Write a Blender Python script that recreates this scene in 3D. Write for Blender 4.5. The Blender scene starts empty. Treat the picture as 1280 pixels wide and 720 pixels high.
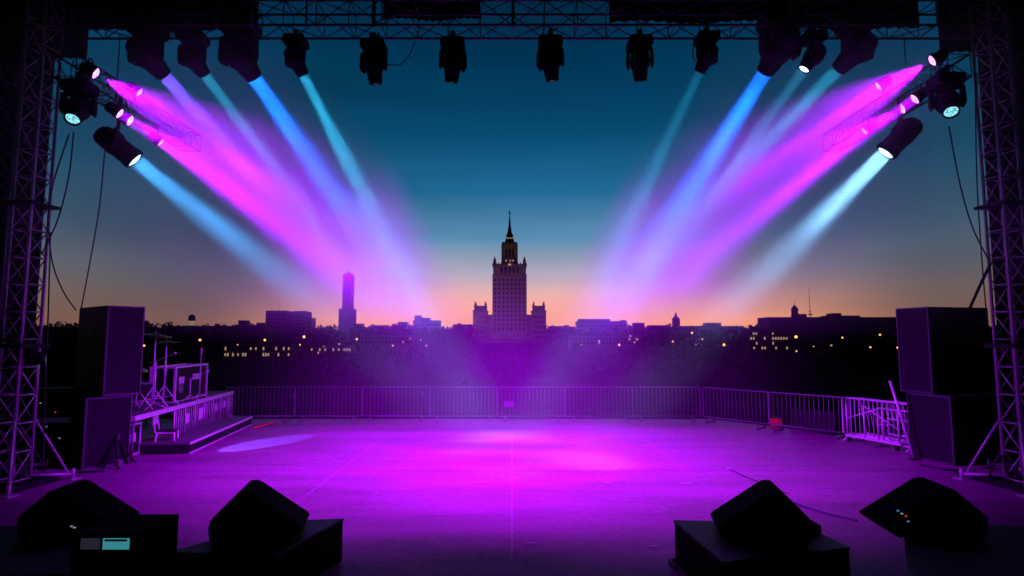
import bpy, bmesh, math, random
from mathutils import Vector, Matrix, Quaternion
random.seed(7)
R = math.radians
scene = bpy.context.scene
col = scene.collection

# ------------------------------------------------------------------ camera
EYE = 2.67
F = 720.0
PITCH = math.atan(64.0 / F)
SP, CP = math.sin(PITCH), math.cos(PITCH)
cam_data = bpy.data.cameras.new('camera')
cam_data.sensor_width = 36.0
cam_data.lens = 36.0 * F / 1280.0
cam_data.clip_start = 0.1
cam_data.clip_end = 12000
cam = bpy.data.objects.new('camera', cam_data)
cam.location = (0, 0, EYE)
cam.rotation_euler = (math.pi / 2 + PITCH, 0, 0)
col.objects.link(cam)
scene.camera = cam


def ray(u, v):
    d, e = (u - 640) / F, (360 - v) / F
    return Vector((d, CP - e * SP, SP + e * CP))


def P(u, v, Y):
    r = ray(u, v)
    return Vector((0, 0, EYE)) + r * (Y / r.y)


def G(u, v, z=0.0):
    r = ray(u, v)
    return Vector((0, 0, EYE)) + r * ((z - EYE) / r.z)


# ------------------------------------------------------------------ materials
def mat(name, color, rough=0.5, metal=0.0, noise=None, spec=0.5, bump=0.0):
    m = bpy.data.materials.new(name)
    m.use_nodes = True
    nt = m.node_tree
    b = nt.nodes['Principled BSDF']
    b.inputs['Base Color'].default_value = (*color, 1)
    b.inputs['Roughness'].default_value = rough
    b.inputs['Metallic'].default_value = metal
    b.inputs['Specular IOR Level'].default_value = spec
    if noise:
        sc, amt = noise
        tc = nt.nodes.new('ShaderNodeTexCoord')
        n = nt.nodes.new('ShaderNodeTexNoise')
        n.inputs['Scale'].default_value = sc
        n.inputs['Detail'].default_value = 6
        nt.links.new(tc.outputs['Object'], n.inputs['Vector'])
        mx = nt.nodes.new('ShaderNodeMix')
        mx.data_type = 'RGBA'
        mx.inputs['A'].default_value = (*[c * (1 - amt) for c in color], 1)
        mx.inputs['B'].default_value = (*[min(1, c * (1 + amt)) for c in color], 1)
        nt.links.new(n.outputs['Fac'], mx.inputs['Factor'])
        nt.links.new(mx.outputs['Result'], b.inputs['Base Color'])
        mr = nt.nodes.new('ShaderNodeMapRange')
        mr.inputs['To Min'].default_value = max(0.05, rough - 0.15)
        mr.inputs['To Max'].default_value = min(1, rough + 0.15)
        nt.links.new(n.outputs['Fac'], mr.inputs['Value'])
        nt.links.new(mr.outputs['Result'], b.inputs['Roughness'])
        if bump:
            bp = nt.nodes.new('ShaderNodeBump')
            bp.inputs['Strength'].default_value = bump
            bp.inputs['Distance'].default_value = 0.01
            nt.links.new(n.outputs['Fac'], bp.inputs['Height'])
            nt.links.new(bp.outputs['Normal'], b.inputs['Normal'])
    return m


def emit(name, color, strength, dots=0.0):
    m = bpy.data.materials.new(name)
    m.use_nodes = True
    nt = m.node_tree
    for n in list(nt.nodes):
        nt.nodes.remove(n)
    out = nt.nodes.new('ShaderNodeOutputMaterial')
    e = nt.nodes.new('ShaderNodeEmission')
    e.inputs['Color'].default_value = (*color, 1)
    e.inputs['Strength'].default_value = strength
    if dots:
        tc = nt.nodes.new('ShaderNodeTexCoord')
        vo = nt.nodes.new('ShaderNodeTexVoronoi')
        vo.inputs['Scale'].default_value = dots
        nt.links.new(tc.outputs['Object'], vo.inputs['Vector'])
        mr = nt.nodes.new('ShaderNodeMapRange')
        mr.inputs['From Min'].default_value = 0.15
        mr.inputs['From Max'].default_value = 0.75
        mr.inputs['To Min'].default_value = strength * 1.5
        mr.inputs['To Max'].default_value = strength * 0.35
        nt.links.new(vo.outputs['Distance'], mr.inputs['Value'])
        nt.links.new(mr.outputs['Result'], e.inputs['Strength'])
    nt.links.new(e.outputs['Emission'], out.inputs['Surface'])
    return m


M = {
    'black': mat('black_plastic', (0.0028, 0.0028, 0.0032), 0.65, 0, (30, 0.4), 0.08),
    'blackmetal': mat('black_painted_metal', (0.006, 0.006, 0.007), 0.55, 0, (25, 0.3), 0.25),
    'cloth': mat('black_cloth', (0.003, 0.003, 0.0035), 0.95, 0, (40, 0.4), 0.04, 0.3),
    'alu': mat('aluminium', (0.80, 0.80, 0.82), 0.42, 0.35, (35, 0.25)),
    'darkalu': mat('dark_aluminium', (0.05, 0.05, 0.055), 0.5, 0.4, (35, 0.25)),
    'toweralu': mat('tower_aluminium', (0.45, 0.45, 0.46), 0.45, 0.3, (35, 0.35)),
    'steel': mat('galvanised_steel', (0.19, 0.19, 0.20), 0.5, 0.5, (50, 0.4)),
    'cabinet': mat('cabinet_paint', (0.011, 0.011, 0.012), 0.65, 0, (60, 0.35), 0.2, 0.3),
    'grille': mat('speaker_grille', (0.012, 0.012, 0.014), 0.7, 0.0, (220, 0.5), 0.2, 0.4),
    'rim': mat('cabinet_rim', (0.06, 0.06, 0.065), 0.5, 0.1, (60, 0.3)),
    'ply': mat('dark_plywood', (0.016, 0.015, 0.016), 0.55, 0, (12, 0.4), 0.3),
    'deck': mat('deck_board', (0.10, 0.09, 0.10), 0.6, 0, (14, 0.4)),
    'white': mat('white_card', (0.65, 0.65, 0.66), 0.6, 0, (40, 0.1)),
    'greycard': mat('grey_card', (0.16, 0.15, 0.17), 0.7, 0, (40, 0.2)),
    'brass': mat('brass', (0.55, 0.38, 0.12), 0.25, 1.0, (20, 0.2)),
    'red': mat('red_plastic', (0.75, 0.03, 0.04), 0.4, 0, (30, 0.15)),
    'cable': mat('rubber_cable', (0.012, 0.012, 0.013), 0.6, 0, (30, 0.3)),
    'bluecable': mat('blue_cable', (0.02, 0.07, 0.16), 0.5, 0, (30, 0.3)),
    'tape': mat('magenta_tinted_tape', (0.32, 0.10, 0.30), 0.7, 0, (6, 0.5)),  # magenta tint put into the tape's colour to dull the cyan beams' white spot
    'stone': mat('pale_stone', (0.34, 0.28, 0.25), 0.85, 0, (0.15, 0.25)),
    'stonedark': mat('weathered_stone', (0.22, 0.18, 0.17), 0.85, 0, (0.15, 0.25)),
    'pane': mat('window_glass', (0.02, 0.02, 0.025), 0.2, 0, None),
    'copper': mat('spire_copper', (0.08, 0.09, 0.08), 0.6, 0.3, (0.3, 0.3)),
    'gold': mat('gilded_finial', (0.6, 0.42, 0.15), 0.3, 1.0, (0.5, 0.2)),
    'concrete': mat('city_concrete', (0.16, 0.14, 0.14), 0.9, 0, (0.2, 0.3)),
    'brick': mat('city_brick', (0.13, 0.09, 0.08), 0.9, 0, (0.2, 0.3)),
    'roof': mat('roof_felt', (0.05, 0.045, 0.045), 0.9, 0, (0.2, 0.3)),
    'foliage': mat('dark_foliage', (0.035, 0.05, 0.025), 0.9, 0, (0.4, 0.5), 0.0),
    'ground': mat('night_grass', (0.03, 0.035, 0.025), 0.95, 0, (0.08, 0.5), 0.0),
    'hill': mat('hill_earth', (0.04, 0.042, 0.035), 0.95, 0, (0.02, 0.4), 0.0),
    'skirt': mat('stage_skirt', (0.004, 0.004, 0.005), 0.95, 0, None, 0.1),
    'pinklens': emit('pink_lens', (1.0, 0.30, 1.0), 3.2, 55),
    'cyanlens': emit('cyan_lens', (0.55, 1.0, 1.0), 3.5, 0),
    'dimlens': emit('dim_cyan_lens', (0.30, 0.85, 0.95), 1.1, 45),
    'whitelens': emit('white_lens', (0.85, 1.0, 0.97), 3.5, 0),
    'darklens': mat('unlit_lens', (0.02, 0.02, 0.03), 0.1, 0, None),
    'amber': emit('amber_lamp', (1.0, 0.36, 0.09), 2.6),
    'warm': emit('warm_lamp', (1.0, 0.52, 0.24), 1.3),
    'winlit': emit('lit_window', (1.0, 0.55, 0.24), 0.5),
    'winpale': emit('pale_lit_window', (1.0, 0.66, 0.38), 0.36),
    'screen': emit('lcd_screen', (0.06, 0.38, 0.46), 0.58),
    'screendark': emit('lcd_dim', (0.03, 0.03, 0.05), 0.5),
    'screentext': mat('lcd_text', (0.01, 0.03, 0.04), 0.5, 0, None),
    'led_red': emit('red_led', (1.0, 0.08, 0.04), .5),
    'led_white': emit('white_led', (0.7, 0.75, 1.0), .35),
    'led_blue': emit('blue_led', (0.15, 0.4, 1.0), .45),
    'sidescreen': emit('side_screen_face', (0.30, 0.02, 0.40), 0.5),
}


def floor_material():
    m = bpy.data.materials.new('stage_vinyl')
    m.use_nodes = True
    nt = m.node_tree
    b = nt.nodes['Principled BSDF']
    tc = nt.nodes.new('ShaderNodeTexCoord')
    n1 = nt.nodes.new('ShaderNodeTexNoise')
    n1.inputs['Scale'].default_value = 0.7
    n1.inputs['Detail'].default_value = 8
    n1.inputs['Roughness'].default_value = 0.65
    mp = nt.nodes.new('ShaderNodeMapping')
    mp.inputs['Scale'].default_value = (0.35, 1.6, 1)
    nt.links.new(tc.outputs['Object'], mp.inputs['Vector'])
    nt.links.new(mp.outputs['Vector'], n1.inputs['Vector'])
    n2 = nt.nodes.new('ShaderNodeTexNoise')
    n2.inputs['Scale'].default_value = 9
    n2.inputs['Detail'].default_value = 5
    nt.links.new(tc.outputs['Object'], n2.inputs['Vector'])
    # deck panels 2 m x 1 m, slightly different tones and dark seams
    br = nt.nodes.new('ShaderNodeTexBrick')
    br.offset = 0.0
    br.inputs['Scale'].default_value = 1.0
    br.inputs['Brick Width'].default_value = 2.44
    br.inputs['Row Height'].default_value = 1.22
    br.inputs['Mortar Size'].default_value = 0.004
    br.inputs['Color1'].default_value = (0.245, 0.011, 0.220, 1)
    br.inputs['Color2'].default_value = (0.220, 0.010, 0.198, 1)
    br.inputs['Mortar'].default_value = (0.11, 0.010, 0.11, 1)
    nt.links.new(tc.outputs['Object'], br.inputs['Vector'])
    mx = nt.nodes.new('ShaderNodeMix')
    mx.data_type = 'RGBA'
    mx.blend_type = 'MULTIPLY'
    mx.inputs['Factor'].default_value = 0.85
    cr = nt.nodes.new('ShaderNodeValToRGB')
    cr.color_ramp.elements[0].position = 0.30
    cr.color_ramp.elements[0].color = (0.5, 0.5, 0.5, 1)
    cr.color_ramp.elements[1].position = 0.70
    cr.color_ramp.elements[1].color = (1.3, 1.3, 1.3, 1)
    nt.links.new(n1.outputs['Fac'], cr.inputs['Fac'])
    nt.links.new(br.outputs['Color'], mx.inputs['A'])
    nt.links.new(cr.outputs['Color'], mx.inputs['B'])
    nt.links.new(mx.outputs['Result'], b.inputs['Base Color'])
    mr = nt.nodes.new('ShaderNodeMapRange')
    mr.inputs['From Min'].default_value = 0.3
    mr.inputs['From Max'].default_value = 0.7
    mr.inputs['To Min'].default_value = 0.40
    mr.inputs['To Max'].default_value = 0.62
    nt.links.new(n2.outputs['Fac'], mr.inputs['Value'])
    nt.links.new(mr.outputs['Result'], b.inputs['Roughness'])
    b.inputs['Specular IOR Level'].default_value = 0.22
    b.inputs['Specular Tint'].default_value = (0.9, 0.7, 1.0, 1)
    bp = nt.nodes.new('ShaderNodeBump')
    bp.inputs['Strength'].default_value = 0.12
    bp.inputs['Distance'].default_value = 0.02
    nt.links.new(n1.outputs['Fac'], bp.inputs['Height'])
    nt.links.new(bp.outputs['Normal'], b.inputs['Normal'])
    return m


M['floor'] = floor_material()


# ------------------------------------------------------------------ mesh builder
class MB:
    def __init__(s):
        s.v, s.f, s.sm = [], [], []

    def add(s, vs, fs, smooth=False):
        o = len(s.v)
        s.v += [tuple(x) for x in vs]
        s.f += [tuple(i + o for i in f) for f in fs]
        s.sm += [smooth] * len(fs)
        return s

    def box(s, c, size, rot=None):
        hx, hy, hz = size[0] / 2, size[1] / 2, size[2] / 2
        vs = [Vector((x, y, z)) for x in (-hx, hx) for y in (-hy, hy) for z in (-hz, hz)]
        if rot is not None:
            vs = [rot @ q for q in vs]
        vs = [q + Vector(c) for q in vs]
        return s.add(vs, [(0, 1, 3, 2), (4, 6, 7, 5), (0, 4, 5, 1), (2, 3, 7, 6), (0, 2, 6, 4), (1, 5, 7, 3)])

    def tube(s, p0, p1, r, n=8, r2=None):
        p0, p1 = Vector(p0), Vector(p1)
        d = p1 - p0
        if d.length < 1e-6:
            return s
        q = d.to_track_quat('Z', 'Y')
        r2 = r if r2 is None else r2
        vs = []
        for (pt, rr) in ((p0, r), (p1, r2)):
            for k in range(n):
                a = 2 * math.pi * k / n
                vs.append(pt + q @ Vector((rr * math.cos(a), rr * math.sin(a), 0)))
        s.add(vs, [(k, (k + 1) % n, n + (k + 1) % n, n + k) for k in range(n)], True)
        o = len(s.v) - 2 * n
        s.f += [tuple(o + n - 1 - k for k in range(n)), tuple(o + n + k for k in range(n))]
        s.sm += [False, False]
        return s

    def path(s, pts, r, n=6):
        pts = [Vector(p) for p in pts]
        rings = []
        up = None
        vs = []
        for i, p in enumerate(pts):
            t = (pts[min(i + 1, len(pts) - 1)] - pts[max(i - 1, 0)]).normalized()
            if up is None:
                up = t.orthogonal().normalized()
            else:
                up = (up - t * up.dot(t))
                up = up.normalized() if up.length > 1e-5 else t.orthogonal().normalized()
            w = t.cross(up)
            for k in range(n):
                a = 2 * math.pi * k / n
                vs.append(p + up * (r * math.cos(a)) + w * (r * math.sin(a)))
        fs = []
        for i in range(len(pts) - 1):
            for k in range(n):
                fs.append((i * n + k, i * n + (k + 1) % n, (i + 1) * n + (k + 1) % n, (i + 1) * n + k))
        s.add(vs, fs, True)
        o = len(s.v) - len(vs)
        s.f += [tuple(o + n - 1 - k for k in range(n)), tuple(o + len(vs) - n + k for k in range(n))]
        s.sm += [False, False]
        return s

    def lathe(s, prof, n=20, mtx=None, smooth=True):
        vs, fs = [], []
        for (r, z) in prof:
            for k in range(n):
                a = 2 * math.pi * k / n
                vs.append(Vector((r * math.cos(a), r * math.sin(a), z)))
        for i in range(len(prof) - 1):
            for k in range(n):
                fs.append((i * n + k, i * n + (k + 1) % n, (i + 1) * n + (k + 1) % n, (i + 1) * n + k))
        if mtx is not None:
            vs = [mtx @ q for q in vs]
        s.add(vs, fs, smooth)
        o = len(s.v) - len(vs)
        s.f += [tuple(o + n - 1 - k for k in range(n)), tuple(o + len(vs) - n + k for k in range(n))]
        s.sm += [False, False]
        return s

    def prism(s, poly, y0, y1, mtx=None):
        n = len(poly)
        vs = [Vector((x, y0, z)) for x, z in poly] + [Vector((x, y1, z)) for x, z in poly]
        if mtx is not None:
            vs = [mtx @ q for q in vs]
        fs = [tuple(range(n)), tuple(2 * n - 1 - k for k in range(n))]
        fs += [(k, n + k, n + (k + 1) % n, (k + 1) % n) for k in range(n)]
        return s.add(vs, fs)

    def mesh(s, name, m, bevel=0):
        me = bpy.data.meshes.new(name)
        me.from_pydata(s.v, [], s.f)
        me.polygons.foreach_set('use_smooth', s.sm)
        me.update()
        bm = bmesh.new()
        bm.from_mesh(me)
        bmesh.ops.recalc_face_normals(bm, faces=bm.faces)
        if bevel:
            es = [e for e in bm.edges if len(e.link_faces) == 2 and e.calc_face_angle(0) > 0.5]
            bmesh.ops.bevel(bm, geom=es, offset=bevel, segments=2, profile=0.6, affect='EDGES', clamp_overlap=True)
        bm.to_mesh(me)
        bm.free()
        me.materials.append(M[m] if isinstance(m, str) else m)
        return me

    def build(s, name, m, parent=None, bevel=0, loc=None):
        return put(name, s.mesh(name, m, bevel), parent, loc)


def put(name, me, parent=None, loc=None, quat=None):
    o = bpy.data.objects.new(name, me)
    col.objects.link(o)
    if parent is not None:
        o.parent = parent
    if loc is not None:
        o.location = loc
    if quat is not None:
        o.rotation_mode = 'QUATERNION'
        o.rotation_quaternion = quat
    return o


def tag(o, label=None, cat=None, group=None, kind=None):
    if label:
        o['label'] = label
    if cat:
        o['category'] = cat
    if group:
        o['group'] = group
    if kind:
        o['kind'] = kind
    return o


def thing(name, label, cat, loc=(0, 0, 0), rz=0.0, group=None):
    o = bpy.data.objects.new(name, None)
    o.empty_display_size = 0.2
    col.objects.link(o)
    o.location = loc
    o.rotation_euler = (0, 0, rz)
    return tag(o, label, cat, group)


def copy_thing(src, loc=None, rz=None, label=None, group=None):
    c = src.copy()
    col.objects.link(c)
    if loc is not None:
        c.location = loc
    if rz is not None:
        c.rotation_euler = (0, 0, rz)
    if label:
        c['label'] = label
    if group:
        c['group'] = group
    kids = {src: c}
    for ch in src.children:
        d = ch.copy()
        col.objects.link(d)
        d.parent = c
        for g in ch.children:
            e = g.copy()
            col.objects.link(e)
            e.parent = d
    return c


# ------------------------------------------------------------------ sky and light
world = bpy.data.worlds.new('World')
scene.world = world
world.use_nodes = True
nt = world.node_tree
for n in list(nt.nodes):
    nt.nodes.remove(n)
wout = nt.nodes.new('ShaderNodeOutputWorld')
SUN_EL, SUN_AZ = R(-2.0), R(3.0)
sky = nt.nodes.new('ShaderNodeTexSky')
sky.sky_type = 'NISHITA'
sky.sun_disc = False
sky.sun_elevation = R(0.5)
sky.sun_rotation = SUN_AZ
sky.air_density = 1.6
sky.dust_density = 2.0
sky.ozone_density = 4.0
tc = nt.nodes.new('ShaderNodeTexCoord')
nrm = nt.nodes.new('ShaderNodeVectorMath')
nrm.operation = 'NORMALIZE'
nt.links.new(tc.outputs['Generated'], nrm.inputs[0])
sep = nt.nodes.new('ShaderNodeSeparateXYZ')
nt.links.new(nrm.outputs['Vector'], sep.inputs[0])
# azimuth closeness to the afterglow
dotn = nt.nodes.new('ShaderNodeVectorMath')
dotn.operation = 'DOT_PRODUCT'
dotn.inputs[1].default_value = (math.sin(R(4)), math.cos(R(4)), 0)
nt.links.new(nrm.outputs['Vector'], dotn.inputs[0])
azf = nt.nodes.new('ShaderNodeMapRange')
azf.interpolation_type = 'SMOOTHERSTEP'
azf.inputs['From Min'].default_value = 0.82
azf.inputs['From Max'].default_value = 1.0
nt.links.new(dotn.outputs['Value'], azf.inputs['Value'])


def s2l(c):
    c /= 255.0
    return c / 12.92 if c <= 0.04045 else ((c + 0.055) / 1.055) ** 2.4


def ramp(stops):
    cr = nt.nodes.new('ShaderNodeValToRGB')
    el = cr.color_ramp.elements
    while len(el) < len(stops):
        el.new(0.5)
    for e, (p, c) in zip(el, stops):
        e.position = p
        e.color = (*[s2l(x) for x in c], 1)
    nt.links.new(sep.outputs['Z'], cr.inputs['Fac'])
    return cr


# positions are sin(elevation)
SKY_MID = [(0.0, (255, 156, 98)), (0.03, (255, 166, 110)), (0.065, (238, 172, 140)), (0.11, (178, 170, 182)),
           (0.17, (92, 142, 178)), (0.25, (30, 106, 150)), (0.34, (4, 74, 114)), (0.46, (0, 48, 80)), (0.6, (0, 10, 20))]
SKY_SIDE = [(0.0, (120, 82, 74)), (0.03, (120, 88, 78)), (0.065, (112, 96, 90)), (0.11, (92, 98, 106)),
            (0.17, (62, 92, 112)), (0.25, (26, 80, 106)), (0.34, (6, 64, 94)), (0.46, (0, 48, 78)), (0.6, (0, 8, 16))]
ra, rb = ramp(SKY_MID), ramp(SKY_SIDE)
mixs = nt.nodes.new('ShaderNodeMix')
mixs.data_type = 'RGBA'
nt.links.new(azf.outputs['Result'], mixs.inputs['Factor'])
nt.links.new(rb.outputs['Color'], mixs.inputs['A'])
nt.links.new(ra.outputs['Color'], mixs.inputs['B'])
# the sky behind the photographer is night already
bk = nt.nodes.new('ShaderNodeMapRange')
bk.interpolation_type = 'SMOOTHSTEP'
bk.inputs['From Min'].default_value = -0.3
bk.inputs['From Max'].default_value = 0.65
bk.inputs['To Min'].default_value = 0.05
bk.inputs['To Max'].default_value = 1.0
nt.links.new(dotn.outputs['Value'], bk.inputs['Value'])
bg1 = nt.nodes.new('ShaderNodeBackground')
nt.links.new(mixs.outputs['Result'], bg1.inputs['Color'])
SKY_GAIN = 1.06
mulg = nt.nodes.new('ShaderNodeMath')
mulg.operation = 'MULTIPLY'
mulg.inputs[1].default_value = SKY_GAIN
cmap = nt.nodes.new('ShaderNodeMapping')
cmap.inputs['Scale'].default_value = (1.2, 1.2, 9.0)
nt.links.new(nrm.outputs['Vector'], cmap.inputs['Vector'])
cn = nt.nodes.new('ShaderNodeTexNoise')
cn.inputs['Scale'].default_value = 2.2
cn.inputs['Detail'].default_value = 4
nt.links.new(cmap.outputs['Vector'], cn.inputs['Vector'])
cmr = nt.nodes.new('ShaderNodeMapRange')
cmr.inputs['From Min'].default_value = 0.3
cmr.inputs['From Max'].default_value = 0.7
cmr.inputs['To Min'].default_value = 0.91
cmr.inputs['To Max'].default_value = 1.09
nt.links.new(cn.outputs['Fac'], cmr.inputs['Value'])
cml = nt.nodes.new('ShaderNodeMath')
cml.operation = 'MULTIPLY'
nt.links.new(bk.outputs['Result'], cml.inputs[0])
nt.links.new(cmr.outputs['Result'], cml.inputs[1])
nt.links.new(cml.outputs['Value'], mulg.inputs[0])
nt.links.new(mulg.outputs['Value'], bg1.inputs['Strength'])
bg2 = nt.nodes.new('ShaderNodeBackground')
nt.links.new(sky.outputs['Color'], bg2.inputs['Color'])
bg2.inputs['Strength'].default_value = 0.002
addw = nt.nodes.new('ShaderNodeAddShader')
nt.links.new(bg1.outputs[0], addw.inputs[0])
nt.links.new(bg2.outputs[0], addw.inputs[1])
nt.links.new(addw.outputs[0], wout.inputs['Surface'])

sd = bpy.data.lights.new('sun', 'SUN')
sd.energy = 0.02
sd.angle = R(3)
sd.color = (1.0, 0.6, 0.4)
so = bpy.data.objects.new('sun', sd)
so.rotation_euler = (R(90 - 1.0), 0, R(180) - SUN_AZ)
col.objects.link(so)

# ------------------------------------------------------------------ ground, stage floor, hill
STAGE_BACK = 19.7
DROP = -9.0
NEAR = -1.6
m = MB()
gv, gf = [], []
for gx in (-6000, 6000):
    for gy, gz in ((-800, NEAR), (28, NEAR), (86, DROP), (9000, DROP)):
        gv.append((gx, gy, gz))
m.add(gv, [(k, k + 1, k + 5, k + 4) for k in range(3)])
tag(m.build('ground', 'ground'), kind='structure')
m = MB()
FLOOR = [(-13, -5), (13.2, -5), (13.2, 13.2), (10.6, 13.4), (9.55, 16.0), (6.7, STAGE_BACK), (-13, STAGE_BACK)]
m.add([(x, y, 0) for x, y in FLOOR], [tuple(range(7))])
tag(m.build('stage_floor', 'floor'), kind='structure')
m = MB()
m.add([(x * .999, y * .999, -.006) for x, y in FLOOR] + [(x * .999, y * .999, NEAR) for x, y in FLOOR],
      [tuple(range(7)), tuple(7 + k for k in range(7))] + [(k, (k + 1) % 7, 7 + (k + 1) % 7, 7 + k) for k in range(7)])
tag(m.build('stage_deck', 'skirt'), kind='structure')


def strip(name, x0, y0, x1, y1, w, z=0.004, mt='tape'):
    a, b = Vector((x0, y0, z)), Vector((x1, y1, z))
    t = (b - a).normalized()
    nn = Vector((-t.y, t.x, 0)) * w / 2
    n = max(2, int((b - a).length / 0.5))
    mm = MB()
    vs, fs = [], []
    for i in range(n + 1):
        p = a.lerp(b, i / n)
        k = 1 + 0.15 * random.uniform(-1, 1)
        vs += [p - nn * k, p + nn * k]
    for i in range(n):
        fs.append((2 * i, 2 * i + 2, 2 * i + 3, 2 * i + 1))
    mm.add(vs, fs)
    return tag(mm.build(name, mt), kind='structure')


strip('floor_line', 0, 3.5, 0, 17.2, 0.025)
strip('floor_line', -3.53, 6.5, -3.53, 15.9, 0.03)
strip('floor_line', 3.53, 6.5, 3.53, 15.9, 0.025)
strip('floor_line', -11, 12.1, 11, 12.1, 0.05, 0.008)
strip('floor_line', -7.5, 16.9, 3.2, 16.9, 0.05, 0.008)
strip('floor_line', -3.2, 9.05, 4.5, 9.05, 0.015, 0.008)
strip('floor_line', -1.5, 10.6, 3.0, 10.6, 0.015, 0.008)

# hill behind the city
m = MB()
nx, ny = 160, 14
vs, fs = [], []


def hill_top(u):
    pts = [(-400, 404), (0, 404), (200, 407), (330, 408), (420, 410), (520, 405), (572, 409), (592, 424), (688, 424), (700, 411), (800, 407), (900, 410),
           (960, 406), (1100, 404), (1300, 406), (1700, 404)]
    for (a, va), (b, vb) in zip(pts, pts[1:]):
        if a <= u <= b:
            return va + (vb - va) * (u - a) / (b - a)
    return 406


for j in range(ny + 1):
    Y = 640 + 60 * j
    for i in range(nx + 1):
        u = -400 + 2100 * i / nx
        zt = P(u, hill_top(u) + 3, 1000).z - DROP
        k = math.sin(min(1, j / 6) * math.pi / 2)
        x = (u - 640) / F * Y * 1.0
        vs.append((x, Y, DROP - 0.3 + zt * k + (random.uniform(-.6, .6) if j else 0)))
for j in range(ny):
    for i in range(nx):
        a = j * (nx + 1) + i
        fs.append((a, a + 1, a + nx + 2, a + nx + 1))
m.add(vs, fs, True)
tag(m.build('hills', 'hill'), kind='structure')


# ------------------------------------------------------------------ far trees (masses)
def tree_mass(name, Y0, Y1, spans, label, cat, leaf):
    mm = MB()
    for (u0, u1, vt, amp, step) in spans:
        u = u0
        while u < u1:
            Y = random.uniform(Y0, Y1)
            top = P(u, vt + random.uniform(-amp, amp), Y)
            r = leaf * random.uniform(2.2, 4.2)
            h = top.z
            for k in range(46):
                a, b = random.uniform(0, 2 * math.pi), random.uniform(-1, 1)
                rr = r * random.uniform(0.55, 1.0)
                c = Vector((top.x + rr * math.cos(a) * math.sqrt(1 - b * b), Y + rr * math.sin(a) * math.sqrt(1 - b * b), h - r + rr * b))
                q = Quaternion((random.uniform(-1, 1), random.uniform(-1, 1), random.uniform(-1, 1), random.uniform(-1, 1))).normalized()
                s = leaf * random.uniform(0.6, 1.3)
                mm.add([c + q @ Vector(p) * s for p in ((-1, 0, 0), (0, -.7, .2), (1, 0, 0), (0, .8, -.2))], [(0, 1, 2, 3)])
            mm.tube((top.x, Y, DROP - 1), (top.x, Y, h - r * 0.4), leaf * 0.4, 5, leaf * 0.2)
            # skirt of lower foliage
            for k in range(30):
                c = Vector((top.x + random.gauss(0, r * .9), Y + random.gauss(0, r * .5), random.uniform(max(DROP, h - 5 * r), h - r)))
                q = Quaternion((random.uniform(-1, 1), random.uniform(-1, 1), random.uniform(-1, 1), random.uniform(-1, 1))).normalized()
                s = leaf * random.uniform(0.9, 1.8)
                mm.add([c + q @ Vector(p) * s for p in ((-1, 0, 0), (0, -.7, .2), (1, 0, 0), (0, .8, -.2))], [(0, 1, 2, 3)])
            u += step * random.uniform(0.6, 1.4)
    o = mm.build(name, 'foliage')
    return tag(o, label, cat, kind='stuff')


tree_mass('far_woods', 840, 980, [(-60, 230, 405, 4, 7), (225, 330, 405.5, 2, 6), (395, 600, 407, 3, 6), (680, 960, 408, 3, 6), (940, 1340, 407, 2, 8)],
          'dark wooded skyline along the hill behind the city', 'woods', 2.6)
tree_mass('ridge_trees', 545, 640, [(205, 330, 409, 3, 5), (392, 426, 410, 4, 4), (440, 592, 410, 4, 4), (686, 850, 411, 4, 4), (850, 960, 410, 4, 5)],
          'dark trees growing in front of the houses along the ridge', 'trees', 1.5)
tree_mass('near_shrubs', 150, 260, [(-50, 270, 446, 5, 9), (360, 470, 442, 4, 7), (455, 600, 437, 5, 6), (545, 720, 433, 4, 6), (700, 930, 439, 4, 7), (900, 1340, 447, 5, 9)],
          'low dark scrub covering the ground beyond the barriers', 'shrubs', 0.8)


# ------------------------------------------------------------------ city
def wpx(px, Y):
    return px * Y / F


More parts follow.
